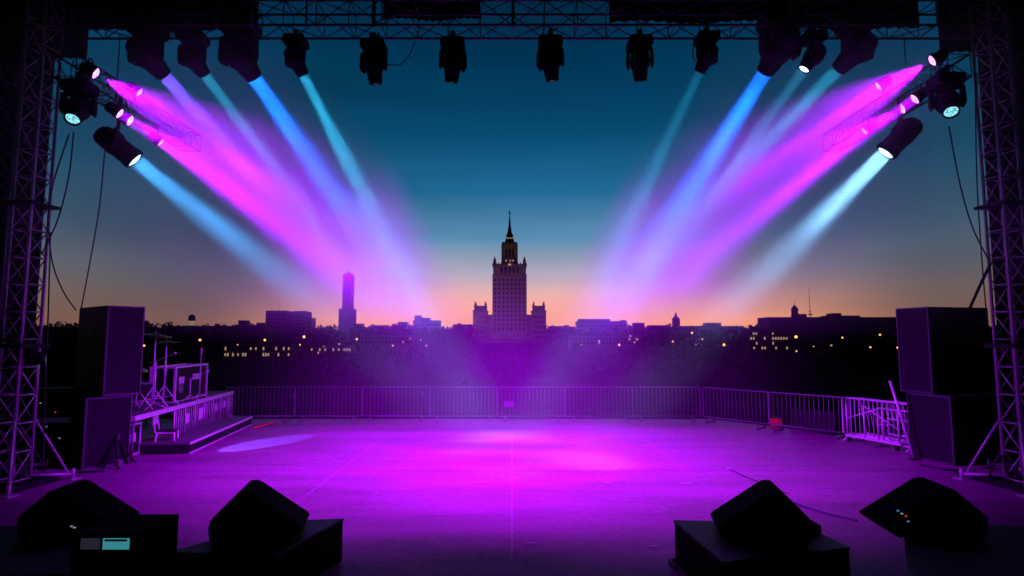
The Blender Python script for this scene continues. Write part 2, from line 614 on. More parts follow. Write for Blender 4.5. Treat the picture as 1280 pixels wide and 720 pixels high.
def palace():
    Y = 900
    c = P(637, 424, Y)
    zt = lambda v: P(637, v, Y).z
    s = Y / F
    t = thing('palace_tower', 'tall stone palace skyscraper with stepped tiers and a spire at the centre of the skyline', 'tower', (c.x, Y, DROP))
    L = lambda v: zt(v) - DROP
    hw = 20 * s
    b = MB()
    b.box((0, 0, L(334) / 2), (2 * hw, 2 * hw, L(334)))
    for k in range(9):
        x = -hw + (k) * 2 * hw / 8
        b.box((x, -hw - 0.5, L(345) / 2), (1.5, 1.2, L(345)))
        b.box((x, hw + 0.5, L(345) / 2), (1.5, 1.2, L(345)))
        b.box((-hw - 0.5, x, L(345) / 2), (1.2, 1.5, L(345)))
        b.box((hw + 0.5, x, L(345) / 2), (1.2, 1.5, L(345)))
    b.build('main_block', 'stone', t)
    b = MB()
    b.box((0, 0, L(333.5)), (2 * hw + 3, 2 * hw + 3, 2.2))
    b.box((0, 0, L(346)), (2 * hw + 2.6, 2 * hw + 2.6, 1.8))
    for k in range(13):
        x = -hw + k * 2 * hw / 12
        b.box((x, -hw - 0.6, L(331.6)), (2.0, 1.2, 2.0))
    b.build('cornice', 'stonedark', t)
    # windows of the shaft
    w = MB().box((0, 0, 0), (2.7, 0.5, 3.6)).mesh('window', 'pane')
    for r in range(12):
        for k in range(8):
            x = -hw + (k + .5) * 2 * hw / 8
            put('window', w, t, (x, -hw - 0.02, L(352 + r * 5.4)))
    w2 = MB().box((0, 0, 0), (2.6, 0.6, 9.5)).mesh('window', 'pane')
    for k in range(2, 7):
        put('window', w2, t, (-hw + (k - .0) * 2 * hw / 8, -hw - 1.15, L(340)))
    # upper tiers
    b = MB()
    b.box((0, 0, (L(304) + L(334)) / 2), (18.5 * s, 18.5 * s, L(304) - L(334)))
    for sx in (-1, 1):
        for sy in (-1, 1):
            b.box((sx * 9.2 * s, sy * 9.2 * s, (L(308) + L(333)) / 2), (2.4, 2.4, L(308) - L(333)))
    b.box((0, 0, L(306)), (20 * s, 20 * s, 1.6))
    b.build('upper_tier', 'stone', t)
    w3 = MB().box((0, 0, 0), (2.6, 0.6, 13)).mesh('window', 'pane')
    for k in (-1, 0, 1):
        put('window', w3, t, (k * 5.4, -9.3 * s, L(318)))
    for k in (-1.0, 0.2, 1.0):
        put('window', MB().box((0, 0, 0), (2.0, 0.4, 2.2)).mesh('window', 'winpale'), t, (k * 5.4, -9.7 * s, L(327)))
    b = MB()
    b.lathe([(6.4 * s, L(304)), (6.0 * s, L(300)), (5.0 * s, L(299)), (4.7 * s, L(294)), (3.4 * s, L(292)), (2.6 * s, L(289)), (1.6 * s, L(281)), (0.7 * s, L(272)), (0.3 * s, L(267))], 8, Matrix.Rotation(R(22.5), 4, 'Z'), False)
    sp = b.build('spire', 'copper', t)
    b = MB()
    b.lathe([(0.2 * s, L(268)), (1.2 * s, L(267)), (1.4 * s, L(266)), (0.8 * s, L(265)), (0.3 * s, L(264.5)), (0.2 * s, L(262))], 8)
    b.build('finial', 'gold', sp)
    for k in range(4):
        put('window', MB().box((0, 0, 0), (1.7, 0.4, 1.6)).mesh('window', 'winpale'), t, ((k - 1.5) * 2.6, -4.75 * s, L(298.4)))
    # pinnacles on the shaft corners
    pm = MB().lathe([(2.2, 0), (2.2, 5), (2.8, 5.2), (1.6, 7), (0.2, 12)], 6).mesh('pinnacle', 'stonedark')
    for sx in (-1, 1):
        for sy in (-1, 1):
            put('pinnacle', pm, t, (sx * (hw - 2.2), sy * (hw - 2.2), L(333) + 1))
    # wings
    for sx in (-1, 1):
        b = MB()
        x0, x1 = 20.2 * s, 33 * s
        b.box((sx * (x0 + x1) / 2, -2, L(394) / 2), (x1 - x0, 34, L(394)))
        b.box((sx * 36 * s, -4, L(390) / 2), (17 * s, 40, L(390)))
        for k in range(6):
            b.box((sx * (28.2 + k * 3.1) * s, -24.4, L(396) / 2), (1.1, 0.8, L(396)))
        b.build('wing', 'stone', t)
        b = MB()
        b.box((sx * 36 * s, -4, (L(384) + L(390)) / 2), (14.5 * s, 34, L(384) - L(390)))
        b.box((sx * 36 * s, -4, L(390) + 0.5), (18.3 * s, 41.5, 1.4))
        b.box((sx * 36 * s, -4, L(384) + 0.4), (15.6 * s, 35, 1.2))
        for dx in (-6.2, 6.2):
            for dy in (-18, 10):
                b.lathe([(1.2, L(384)), (1.2, L(382)), (0.9, L(380)), (0.15, L(377))], 6, Matrix.Translation((sx * 36 * s + dx * s, dy, 0)))
        b.build('turret', 'stonedark', t)
        ww = MB()
        for r in range(5):
            for k in range(5):
                ww.box((sx * (29.7 + k * 3.1) * s, -24.0, L(397 + r * 6.2)), (2.2, 0.4, 4.2))
        o = ww.build('wing_windows', 'pane', t)
        tag(o, kind='stuff')
    # podium
    b = MB()
    b.box((0, -6, L(424) / 2), (100 * s, 56, L(424)))
    b.build('podium', 'stonedark', t)

    for (px_, py_, pz_, tz, pw_, c_, sz) in ((-70, -150, 45, L(375), 30000, (1.0, .62, .48), 70), (80, -150, 45, L(365), 12000, (1.0, .55, .42), 70), (0, -30, L(336), L(306), 900, (1.0, .62, .40), 80)):
        ld = bpy.data.lights.new('floodlight', 'SPOT')
        ld.energy = pw_ * FLOOD
        ld.color = c_
        ld.spot_size = R(sz)
        ld.spot_blend = 1.0
        ld.shadow_soft_size = .5
        lo = bpy.data.objects.new('floodlight', ld)
        lo.location = (px_, py_, pz_)
        lo.rotation_mode = 'QUATERNION'
        lo.rotation_quaternion = (Vector((0, 0, tz)) - Vector((px_, py_, pz_))).to_track_quat('-Z', 'Y')
        lo.parent = t
        col.objects.link(lo)


FLOOD = 3.0
palace()


def block(name, label, cat, u0, u1, vt, Y, depth, mt='concrete', vb=None, win=None, roofs=(), litp=0.0, wmat='winpale'):
    """building from column u0 to u1 with its roof at row vt"""
    a, b = P(u0, 424, Y), P(u1, 424, Y)
    h = P((u0 + u1) / 2, vt, Y).z - DROP
    w = b.x - a.x
    t = thing(name, label, cat, ((a.x + b.x) / 2, Y, DROP))
    m = MB().box((0, depth / 2, h / 2), (w, depth, h))
    m.box((0, -0.15, h - 0.35), (w + 0.6, 0.5, 0.7))
    m.build('wall', mt, t)
    MB().box((0, depth / 2, h + 0.25), (w + 0.5, depth + 0.5, 0.5)).build('roof', 'roof', t)
    for (ua, ub, v2) in roofs:
        xa, xb = P(ua, 424, Y).x - (a.x + b.x) / 2, P(ub, 424, Y).x - (a.x + b.x) / 2
        z2 = P(u0, v2, Y).z - DROP
        MB().box(((xa + xb) / 2, depth / 2, (h + z2) / 2), (xb - xa, depth * 0.5, z2 - h)).build('roof_house', mt, t)
    if win:
        nxw, nyw, vv0, vv1 = win
        z0, z1 = P(u0, vv1, Y).z - DROP, P(u0, vv0, Y).z - DROP
        dx, dz = w / (nxw + .6), (z1 - z0) / max(1, nyw)
        dark = MB().box((0, 0, 0), (dx * .5, .3, dz * .55)).mesh('window', 'pane')
        lit = MB().box((0, 0, 0), (dx * .5, .3, dz * .55)).mesh('window', wmat)
        lit2 = MB().box((0, 0, 0), (dx * .5, .3, dz * .4)).mesh('window', 'winlit')
        for i in range(nxw):
            for j in range(nyw):
                rr = random.random()
                me = (lit if rr < litp * .6 else lit2) if rr < litp else dark
                put('window', me, t, (-w / 2 + dx * (i + .8), -0.1, z0 + dz * (j + .5)))
    return t


a1 = block('apartment_block', 'dark square apartment block with a thin roof aerial left of the slab tower', 'building', 331, 357, 389, 640, 18, win=(5, 6, 392, 420), litp=0.0, roofs=((333, 356, 388),))
MB().tube((0, 9, P(340, 388, 640).z - DROP), (0.3, 9, P(340, 376, 640).z - DROP), 0.25, 5).build('aerial', 'roof', a1)
block('apartment_block', 'dark apartment block with stepped roof between its square neighbour and the slab tower', 'building', 359, 382, 390, 660, 18, win=(5, 6, 394, 420), litp=0.04, roofs=((364, 380, 388.5),))
block('apartment_annexe', 'low dark annexe at the right side of the stepped apartment block', 'building', 381.5, 389, 398, 650, 14, win=(2, 4, 401, 420))
sl = block('slab_tower', 'tall narrow slab tower rising alone on the left skyline', 'tower', 426.6, 437.4, 344, 700, 13, win=(3, 12, 348, 384))
h1 = P(432, 344, 700).z - DROP
MB().box((0, 6.5, h1 + .7), (10.6, 10, 1.4)).box((0, 6.5, h1 + 2.1), (6.6, 6, 1.4)).build('crown', 'concrete', sl)
MB().lathe([(2.0, h1 + 2.8), (1.3, h1 + 4.0), (.7, h1 + 5.2), (.12, h1 + 8)], 8, Matrix.Translation((0, 6.5, 0))).build('cap', 'roof', sl)
MB().box((0, 6, (P(432, 386, 700).z - DROP) / 2), (17, 17, P(432, 386, 700).z - DROP)).build('base_block', 'concrete', sl)
lp = block('pavilion', 'long low pavilion with a row of lit windows beyond the drum riser', 'building', 280, 364, 430, 330, 16, mt='brick', win=(26, 2, 432, 447), litp=0.45)
block('terrace_building', 'long dark flat roofed building on the left skyline behind the pavilion', 'building', 205, 332, 408, 560, 20, mt='brick', win=(22, 4, 411, 440), litp=0.015)
block('shop_row', 'low row of lit shops right of the pavilion', 'building', 384, 440, 433, 340, 10, mt='brick', win=(16, 1, 434, 440), litp=0.5)
block('office_block', 'dark office block with raised roof house left of the palace', 'building', 516, 549, 401, 720, 20, win=(9, 3, 404, 418), roofs=((517, 525, 394), (525.5, 536, 397)), litp=0.02)
block('office_block', 'small dark office block on the ridge right of the slab tower', 'building', 497, 508, 403, 730, 14, win=(3, 2, 405, 416))
block('hotel_block', 'wide dark block with flat stepped roof right of the palace', 'building', 722, 784, 402, 690, 22, win=(16, 3, 405, 420), roofs=((724, 764, 398.5), (778, 784, 400)), litp=0.03)
block('hall_building', 'low dark hall at the foot of the ridge between palace and wide stepped block', 'building', 688, 712, 408, 690, 16, win=(6, 2, 410, 420))
block('lit_apartments', 'pale apartment building with three storeys of lit windows right of the church tower', 'building', 936, 986, 412, 420, 14, mt='brick', win=(14, 4, 414, 438), litp=0.30)
block('terrace_building', 'dark long terrace with level roof just right of the church tower', 'building', 852, 930, 408, 600, 16, win=(18, 3, 411, 430), litp=0.04)
lb = block('long_building', 'very long dark building on the right skyline with flat level roof', 'building', 962, 1130, 397, 520, 24, mt='brick', win=(26, 3, 401, 428), litp=0.015, roofs=((1002, 1014, 392), (1040, 1082, 394), (1048, 1058, 391)))
rt = thing('lookout_turret', 'small domed lookout turret on the roof of the long building', 'turret', P(995, 397, 522))
rt.location.y = 524
rt.location.z += 0.4
MB().lathe([(3.0, 0), (2.8, 6), (3.4, 6.2), (3.2, 7), (2.2, 9), (1.0, 10.5), (.2, 11), (.12, 16)], 10).build('drum', 'concrete', rt)
ms = thing('radio_mast', 'thin radio mast standing on the long building right of its turret', 'mast', P(1015, 397, 522))
ms.location.y = 525
ms.location.z += 0.4
MB().tube((0, 0, 0), (0, 0, 28), .35, 6, .15).build('pole', 'roof', ms)
MB().box((0, 0, 2.5), (3.4, 2, 1)).box((0, 0, 5), (2.6, .4, .6)).build('platform', 'roof', ms)
ch = thing('church_tower', 'small church tower with pointed roof on the ridge right of centre', 'tower', (P(845.5, 424, 640).x, 640, DROP))
hh = P(845, 400, 640).z - DROP
MB().box((0, 0, hh / 2), (7, 7, hh)).build('wall', 'concrete', ch)
MB().lathe([(5, hh), (4.0, hh + 2), (1.6, hh + 4), (1.3, hh + 6), (.2, hh + 9)], 8).build('roof', 'roof', ch)
wt = thing('water_tower', 'small round water tower with a lit lower stage on the left skyline', 'tower', (P(241.5, 424, 560).x, 556, DROP))
hh = P(241, 407, 560).z - DROP
MB().lathe([(2.6, 0), (2.6, hh), (2.9, hh)], 12).build('shaft', 'concrete', wt)
MB().lathe([(2.7, hh), (2.7, hh + 4.5)], 12).build('lit_stage', emit('lit_stage', (1, .72, .5), .22), wt)
MB().lathe([(3.1, hh + 4.5), (3.1, hh + 8), (2.2, hh + 10), (.3, hh + 10.8)], 12).build('tank', 'roof', wt)
bt = block('boiler_house', 'small square boiler house on the roofline between water tower and apartment blocks', 'building', 297, 307, 401, 562, 8)
block('boiler_house', 'low square hut on the skyline just left of the square apartment block', 'building', 320, 330, 404, 600, 8)


for (u0, u1, v, Y, w, lab) in ((441, 452, 405, 700, (3, 3), 'small dark house on the ridge hard by the slab tower'),
                             (462, 484, 407, 690, (6, 2), 'low dark house between slab tower and small office block'),
                             (566, 590, 406, 710, (6, 2), 'low dark house on the ridge just left of the palace wing'),
                             (793, 806, 404, 690, (4, 2), 'small dark house on the ridge right of the wide stepped block'),
                             (812, 836, 407, 680, (6, 2), 'low dark house on the ridge just left of the church tower'),
                             (884, 902, 404, 620, (4, 2), 'taller dark house rising over the long terrace'),
                             (450, 516, 419, 480, (15, 2), 'long low dark warehouse below the small office block'),
                             (712, 800, 420, 450, (18, 2), 'long low dark warehouse in front of the wide stepped block'),
                             (1030, 1090, 423, 400, (12, 2), 'low dark warehouse in front of the long building')):
    block('city_house', lab, 'building', u0, u1, v, Y, 12, mt='brick', win=(w[0], w[1], v + 2, v + 9 + (v > 415) * 2), litp=.06)

# street lamps ------------------------------------------------------
def street_lamp(u, v, Y, label, big=1.0, mt='amber'):
    p = P(u, v, Y)
    t = thing('street_lamp', label, 'street lamp', (p.x, Y, DROP), 0, 'lamps glowing in the dark city')
    h = max(1.2, p.z - DROP)
    k = Y / 400
    MB().tube((0, 0, 0), (0, 0, h - 0.35 * k), 0.09, 6).build('post', 'roof', t)
    r = 0.62 * big * k
    MB().lathe([(0.05 * r, h - r), (.7 * r, h - .7 * r), (r, h), (.7 * r, h + .7 * r), (.05 * r, h + r)], 10).build('lamp_globe', mt, t)
    return t


LAMPS = [
    (250, 425, 300, 'bright amber street lamp left of the lit pavilion', 1.3, 'amber'),
    (331, 425, 310, 'bright amber street lamp over the middle of the lit pavilion', 1.3, 'amber'),
    (297, 431, 310, 'small pale lamp at the left end of the lit pavilion', .7, 'warm'),
    (380, 421, 320, 'large amber street lamp right of the stepped apartment block', 1.5, 'amber'),
    (375, 431, 320, 'small reddish lamp below the large amber lamp', .8, 'amber'),
    (398, 441, 250, 'pale lamp low in front of the row of shops', .9, 'warm'),
    (405, 433, 340, 'small lamp above the row of lit shops', .9, 'warm'),
    (424, 430, 340, 'small lamp at the foot of the slab tower', .8, 'warm'),
    (446, 424, 340, 'amber street lamp just right of the slab tower', 1.2, 'amber'),
    (491, 432, 330, 'amber lamp below the small office block', 1.0, 'warm'),
    (526, 425, 340, 'pale lamp below the raised roof house left of the palace', .8, 'warm'),
    (533, 432, 340, 'amber lamp left of the palace wing', .9, 'warm'),
    (727, 431, 330, 'faint lamp at the left corner of the wide stepped block', .8, 'warm'),
    (749, 426, 340, 'lamp in front of the left half of the wide stepped block', .9, 'warm'),
    (774, 431, 330, 'brighter lamp low before the right half of the wide stepped block', 1.2, 'amber'),
    (788, 420, 350, 'lamp at the right corner of the wide stepped block', .8, 'warm'),
    (793, 428, 330, 'lamp low to the right of the wide stepped block', .8, 'warm'),
    (841, 427, 320, 'lamp straight below the church tower', 1.0, 'amber'),
    (865, 416, 360, 'bright lamp high in front of the long terrace', 1.2, 'amber'),
    (878, 424, 340, 'lamp in the middle of the long terrace', 1.0, 'warm'),
    (870, 431, 330, 'small lamp at the foot of the long terrace', .7, 'warm'),
    (905, 431, 300, 'large orange street lamp left of the lit apartments', 1.5, 'amber'),
    (995, 421, 290, 'large orange street lamp right of the lit apartments', 1.6, 'amber'),
    (995.5, 439, 260, 'pale lamp low below the large orange one by the lit apartments', .9, 'warm'),
    (1017, 433, 300, 'faint lamp below the radio mast', .6, 'warm'),
    (1053, 422, 300, 'amber lamp in front of the middle of the long building', .9, 'amber'),
    (1088, 434, 290, 'amber lamp low before the right part of the long building', .9, 'amber'),
    (1100, 418.5, 290, 'tall amber street lamp near the right loudspeaker stack', 1.0, 'amber'),
    (1122, 434.5, 270, 'left one of a pair of orange lamps beside the right loudspeaker stack', 1.1, 'amber'),
    (1129, 434, 270, 'right one of a pair of orange lamps beside the right loudspeaker stack', 1.1, 'amber'),
    (180, 432, 300, 'orange lamp behind the cymbals', 1.2, 'amber'),
]
for a in LAMPS:
    street_lamp(*a)


# ------------------------------------------------------------------ trusses
def truss_parts(t, p0, p1, wv, hv, bay, rc=0.025, rl=0.012, mt='darkalu'):
    """box truss from p0 to p1; wv and hv are the half section vectors"""
    p0, p1, wv, hv = map(Vector, (p0, p1, wv, hv))
    L = (p1 - p0).length
    n = max(2, int(round(L / bay)))
    cs = [(-1, -1), (1, -1), (1, 1), (-1, 1)]
    offs = [wv * a + hv * b for a, b in cs]
    for o in offs:
        MB().tube(p0 + o, p1 + o, rc, 8).build('chord', mt, t)
    lm = MB()
    for s in range(4):
        a, b = offs[s], offs[(s + 1) % 4]
        for i in range(n):
            q0, q1 = p0.lerp(p1, i / n), p0.lerp(p1, (i + 1) / n)
            if i % 2 == 0:
                lm.tube(q0 + a, q1 + b, rl, 5)
            else:
                lm.tube(q0 + b, q1 + a, rl, 5)
            lm.tube(q0 + a, q0 + b, rl, 5)
        lm.tube(p1 + a, p1 + b, rl, 5)
    lm.build('lacing', mt, t)


TRUSS_Z = 8.62
mt_ = thing('front_truss', 'long dark lighting truss spanning the top of the stage', 'truss', (0, 10.75, TRUSS_Z))
truss_parts(mt_, (-10.6, 0, .27), (10.6, 0, .27), (0, .25, 0), (0, 0, .25), 0.62)
for x, w in ((-2.62, .06), (0.02, .06), (-3.9, .03), (5.3, .05)):
    MB().box((x, -.32, .5), (w, w, 1.1)).build('hanging_bracket', 'darkalu', mt_)

for sx, side in ((-1, 'left'), (1, 'right')):
    t = thing('side_truss', 'short lighting truss running back from the %s tower and carrying pink lights' % side, 'truss', (sx * 7.75, 9.6, 7.4))
    truss_parts(t, (0, 0, 0), (0, 4.0, 0), (.2, 0, 0), (0, 0, .2), 0.42, 0.02, 0.010)
    for y in (.4, 1.3):
        MB().tube((0, y, .2), (0, y, 1.3), .012, 6).build('drop_wire', 'darkalu', t)


def tower(x, y, label, sx, w=.19, h=9.3, base=True, mt='toweralu', name='truss_tower'):
    t = thing(name, label, 'truss tower', (x, y, 0), R(6 * sx))
    truss_parts(t, (0, 0, .12), (0, 0, h), (w, 0, 0), (0, w, 0), 0.5, 0.028, 0.013, mt)
    if base:
        MB().box((0, 0, .05), (1.0, 1.0, .1)).build('base_plate', 'blackmetal', t, .01)
        for a in (45, 135, 225, 315):
            c, s = math.cos(R(a)), math.sin(R(a))
            mm = MB()
            mm.tube((w * c, w * s, .16), (0.9 * c, 0.9 * s, .1), .03, 8)
            mm.tube((w * c * 1.3, w * s * 1.3, 1.25), (.82 * c, .82 * s, .14), .022, 8)
            mm.tube((0.9 * c, 0.9 * s, 0), (0.9 * c, 0.9 * s, .2), .035, 8)
            mm.box((0.9 * c, 0.9 * s, .01), (.2, .2, .02))
            mm.build('outrigger', mt, t)
        MB().box((0, 0, 2.55), (.62, .62, .08)).box((0, 0, 5.2), (.62, .62, .06)).build('collar', 'blackmetal', t, .01)
    return t


tower(-9.12, 10.75, 'aluminium truss tower with outriggers at the left edge of the stage', -1)
tower(9.32, 10.75, 'aluminium truss tower with outriggers at the right edge of the stage', 1)
tower(-10.3, 11.6, 'darker rear truss tower behind the black drape on the left', -1, .22, 9.0, True, 'darkalu')
tower(10.55, 11.6, 'darker rear truss tower behind the black drape on the right', 1, .22, 9.0, True, 'darkalu')


def drape(label, x0, y0, x1, y1, z0, z1, name='black_drape', cat='drape', nfold=26, amp=.05):
    mm = MB()
    a, b = Vector((x0, y0, 0)), Vector((x1, y1, 0))
    t = (b - a).normalized()
    nn = Vector((-t.y, t.x, 0))
    N = nfold * 6
    rows = 8
    vs, fs = [], []
    for j in range(rows + 1):
        z = z1 + (z0 - z1) * j / rows
        for i in range(N + 1):
            f = i / N
            off = amp * (math.sin(f * nfold * 2 * math.pi) + .4 * math.sin(f * nfold * 3.1 * math.pi + 1)) * (.5 + .5 * j / rows)
            q = a.lerp(b, f) + nn * off
            vs.append((q.x, q.y, z + (.03 * math.sin(f * 9) if j == rows else 0)))
    for j in range(rows):
        for i in range(N):
            k = j * (N + 1) + i
            fs.append((k, k + 1, k + N + 2, k + N + 1))
    mm.add(vs, fs, True)
    o = mm.build(name, 'cloth')
    sol = o.modifiers.new('thick', 'SOLIDIFY')
    sol.thickness = .006
    return tag(o, label, cat)


drape('tall black drape masking the left wing behind the truss tower', -12.8, 12.3, -10.2, 12.35, .05, 9.4)
drape('tall black drape masking the right wing behind the truss tower', 10.35, 12.3, 13.0, 12.3, .05, 9.4)
# black cloth borders along the top truss
zt1 = 9.9
for (u0, u1, vb, lab) in ((-60, 108, 74, 'black cloth bundle closing the upper left corner of the stage opening'),
                          (100, 322, 38, 'wide black border cloth on the left part of the top truss'),
                          (478, 600, 24, 'short black border cloth left of the middle of the top truss'),
                          (762, 962, 27, 'black border cloth on the top truss right of its middle'),
                          (955, 1150, 36, 'wide black border cloth on the right part of the top truss'),
                          (1176, 1340, 66, 'black cloth bundle closing the upper right corner of the stage opening')):
    a, b = P(u0, vb, 11.06), P(u1, vb, 11.06)
    drape(lab, a.x, 11.08, b.x, 11.08, a.z, zt1, 'border_cloth', 'cloth', 14, .03)


# ------------------------------------------------------------------ lights
def lamp(name, parent, loc, d, color, power, size, blend, radius=.05):
    ld = bpy.data.lights.new(name, 'SPOT')
    ld.energy = power
    ld.color = color
    ld.spot_size = R(size)
    ld.spot_blend = blend
    ld.shadow_soft_size = radius
    o = bpy.data.objects.new(name, ld)
    o.rotation_mode = 'QUATERNION'
    o.rotation_quaternion = Vector(d).to_track_quat('-Z', 'Y')
    o.location = loc
    o.parent = parent
    col.objects.link(o)
    return o


def disk_lamp(name, parent, loc, d, color, power, size, ang):
    ld = bpy.data.lights.new(name, 'AREA')
    ld.shape = 'DISK'
    ld.size = size
    ld.spread = R(ang)
    ld.energy = power
    ld.color = color
    o = bpy.data.objects.new(name, ld)
    o.rotation_mode = 'QUATERNION'
    o.rotation_quaternion = Vector(d).to_track_quat('-Z', 'Y')
    o.location = loc
    o.parent = parent
    col.objects.link(o)
    return o


# moving heads: shared meshes
clamp_me = MB().box((0, 0, -.03), (.10, .09, .07)).tube((0, -.06, .03), (0, .06, .03), .05, 10).box((.13, 0, -.05), (.05, .07, .06)).box((-.13, 0, -.05), (.05, .07, .06)).box((0, 0, -.085), (.34, .10, .03)).mesh('clamp', 'blackmetal', .006)
base_me = MB().prism([(-.20, -.10), (.20, -.10), (.235, -.16), (.235, -.26), (.19, -.31), (-.19, -.31), (-.235, -.26), (-.235, -.16)], -.17, .17).box((.0, -.175, -.2), (.2, .012, .09)).mesh('base', 'black', .012)
yk = MB()
yk.box((0, 0, -.335), (.40, .13, .05))
for sx in (-1, 1):
    yk.prism([(sx * .19, -.32), (sx * .255, -.34), (sx * .265, -.62), (sx * .235, -.70), (sx * .195, -.66), (sx * .195, -.40)], -.075, .075)
yoke_me = yk.mesh('yoke', 'black', .01)
# head points along -Z, pivot at origin
head_me = MB().lathe([(.02, .25), (.10, .245), (.155, .20), (.185, .12), (.19, 0), (.185, -.08), (.15, -.14), (.14, -.24), (.125, -.30), (.125, -.345), (.112, -.345), (.108, -.30)], 24) \
    .lathe([(.192, .05), (.198, .045), (.198, .01), (.192, .005)], 24).mesh('head', 'black')
lens_prof = [(.106, -.302), (.10, -.315), (.075, -.330), (.04, -.338), (.004, -.340)]
lens_cache = {}


def lens_mesh(mt):
    if mt not in lens_cache:
        lens_cache[mt] = MB().lathe(lens_prof, 20).mesh('lens', mt)
    return lens_cache[mt]


def moving_head(u, v, Y, target, label, lens='darklens', size=1.0, hang=None, beam=None, group='moving head lights on the trusses'):
    """u,v = where the head's pivot is seen; the fixture hangs by its clamp above"""
    piv = P(u, v, Y)
    top = Vector((piv.x, Y, piv.z + .58 * size))
    d = (Vector(target) - piv).normalized()
    t = thing('moving_head', label, 'stage light', top, 0, group)
    t.scale = (size, size, size)
    put('clamp', clamp_me, t)
    put('base', base_me, t)
    pan = Quaternion((0, 0, 1), math.atan2(-d.x, d.y))
    put('yoke', yoke_me, t, None, pan)
    h = put('head', head_me, t, (0, 0, -.58), d.to_track_quat('-Z', 'Y'))
    put('lens', lens_mesh(lens), h)
    drop = TRUSS_Z - top.z if hang is None else hang - top.z
    if drop > .06:
        MB().tube((-.08, 0, 0), (-.08, 0, drop / size), .018 / size, 8).tube((.08, 0, 0), (.08, 0, drop / size), .018 / size, 8).build('hanger', 'blackmetal', t)
    # safety cable
    sc = [(-.2 + .02 * k, .05, -.12 + .25 * (k / 10 - .5) ** 2 * 4 * (drop / size + .25) - .05) for k in range(11)]
    MB().path(sc, .008 / size, 5).build('safety_cable', 'cable', t)
    if beam:
        color, power, ang, blend = beam
        if ang > 40:
            lamp('beam_lamp', t, Vector((0, 0, -.58)) + d * .46, d, color, power, ang, blend, .10 * size)
        else:
            disk_lamp('beam_lamp', t, Vector((0, 0, -.58)) + d * .36, d, color, power * DISK * (ang / 100) ** 2, .2, ang)
    return t


CY = (0.03, 0.55, 0.95)
BL = (0.006, 0.13, 1.0)
PK = (0.39, 0.002, 1.0)
VI = (0.16, 0.06, 1.0)
K = 8.0
DISK = 0.34
WASH = ((0.46, 0.0, 1.0), 1500 * K, 94, 1.0)  # magenta floor wash added to two heads that look dark
YT = 10.75
moving_head(182, 68, YT, G(566, 500), 'big moving head with violet beam, leftmost on the top truss', size=1.35, beam=(VI, 1600 * K, 13, .6))
moving_head(240, 72, YT, G(564, 505), 'moving head with faint teal beam, second from the left on the top truss', size=1.05, beam=(CY, 380 * K, 11, .6))
moving_head(298, 68, YT, G(596, 500), 'big moving head with deep blue beam, third from the left on the top truss', size=1.45, beam=(BL, 2700 * K, 13, .6))
moving_head(369, 74, YT, G(613, 546), 'moving head with glowing white lens and teal beam left of the truss middle', 'whitelens', .92, beam=(CY, 2000 * K, 12, .6))
moving_head(467, 82, YT, Vector((-2.0, 13.5, 0)), 'unlit moving head hanging alone right of the left teal beam')
moving_head(566, 80, YT, Vector((-2.1, 13.4, 0)), 'moving head with dark lens and added floor wash, next left of the truss middle', beam=WASH)
moving_head(688, 78, YT, Vector((1.9, 13.4, 0)), 'moving head with dark lens and added floor wash, next right of the truss middle', beam=WASH)
moving_head(800, 78, YT, Vector((3.4, 14.6, 0)), 'unlit moving head hanging alone left of the right faint teal beam')
moving_head(884, 70, YT, G(656, 545), 'moving head with glowing white lens and faint beam right of the truss middle', 'whitelens', .92, beam=(CY, 1500 * K, 11, .6))
moving_head(975, 60, YT, G(699, 500), 'big moving head with strong blue beam on the right half of the top truss', size=1.5, beam=(BL, 4000 * K, 13, .6))
moving_head(1017, 70, YT, G(640, 590), 'moving head with small white lens between the two big right heads', 'whitelens', .95, beam=(CY, 380 * K, 10, .6))
moving_head(1072, 62, YT, G(640, 500), 'big moving head with pale teal beam, rightmost on the top truss', size=1.35, beam=(CY, 480 * K, 12, .6))
moving_head(98, 136, 9.75, Vector((-6.8, 7.2, 3.2)), 'moving head with dim cyan lens under the left side truss', 'dimlens', 1.0, hang=7.2)
moving_head(1184, 128, 9.75, Vector((6.3, 7.0, 3.2)), 'moving head with dim cyan lens under the right side truss', 'dimlens', 1.0, hang=7.2)

# LED par cans ------------------------------------------------------
par_me = MB().lathe([(.02, .16), (.07, .155), (.10, .12), (.105, -.02), (.118, -.03), (.118, -.10), (.108, -.10), (.104, -.06)], 18).mesh('can', 'blackmetal')
par_lens = MB().lathe([(.106, -.062), (.095, -.085), (.06, -.105), (.004, -.112)], 18).mesh('lens', 'pinklens')


def par(u, v, Y, target, label, power, ang, blend, size=1.0):
    p = P(u, v, Y)
    d = (Vector(target) - p).normalized()
    c = p - d * .09
    zt = 7.6 if c.z > 7.4 else 7.2
    up = c.z > 7.4
    t = thing('par_light', label, 'stage light', c, 0, 'pink par cans on the side trusses')
    br = MB()
    q = d.to_track_quat('-Z', 'Y')
    side = Vector((0, 0, 1)).cross(d).normalized()
    s_ = -1 if up else 1
    br.path([side * .13, side * .13 + Vector((0, 0, .16 * s_)), side * .06 + Vector((0, 0, .2 * s_)), -side * .06 + Vector((0, 0, .2 * s_)), -side * .13 + Vector((0, 0, .16 * s_)), -side * .13], .012, 6)
    br.tube((0, 0, .2 * s_), (0, 0, max(.22, abs(zt - c.z)) * s_), .02, 6)
    br.build('bracket', 'blackmetal', t)
    cn = put('can', par_me, t, None, q)
    put('lens', par_lens, cn)
    if ang > 30:
        lamp('beam_lamp', t, d * .22, d, PK, power * K, ang, blend, .05)
    else:
        disk_lamp('beam_lamp', t, d * .13, d, PK, power * K * .46 * DISK * (ang / 100) ** 2, .19, ang)
    return t


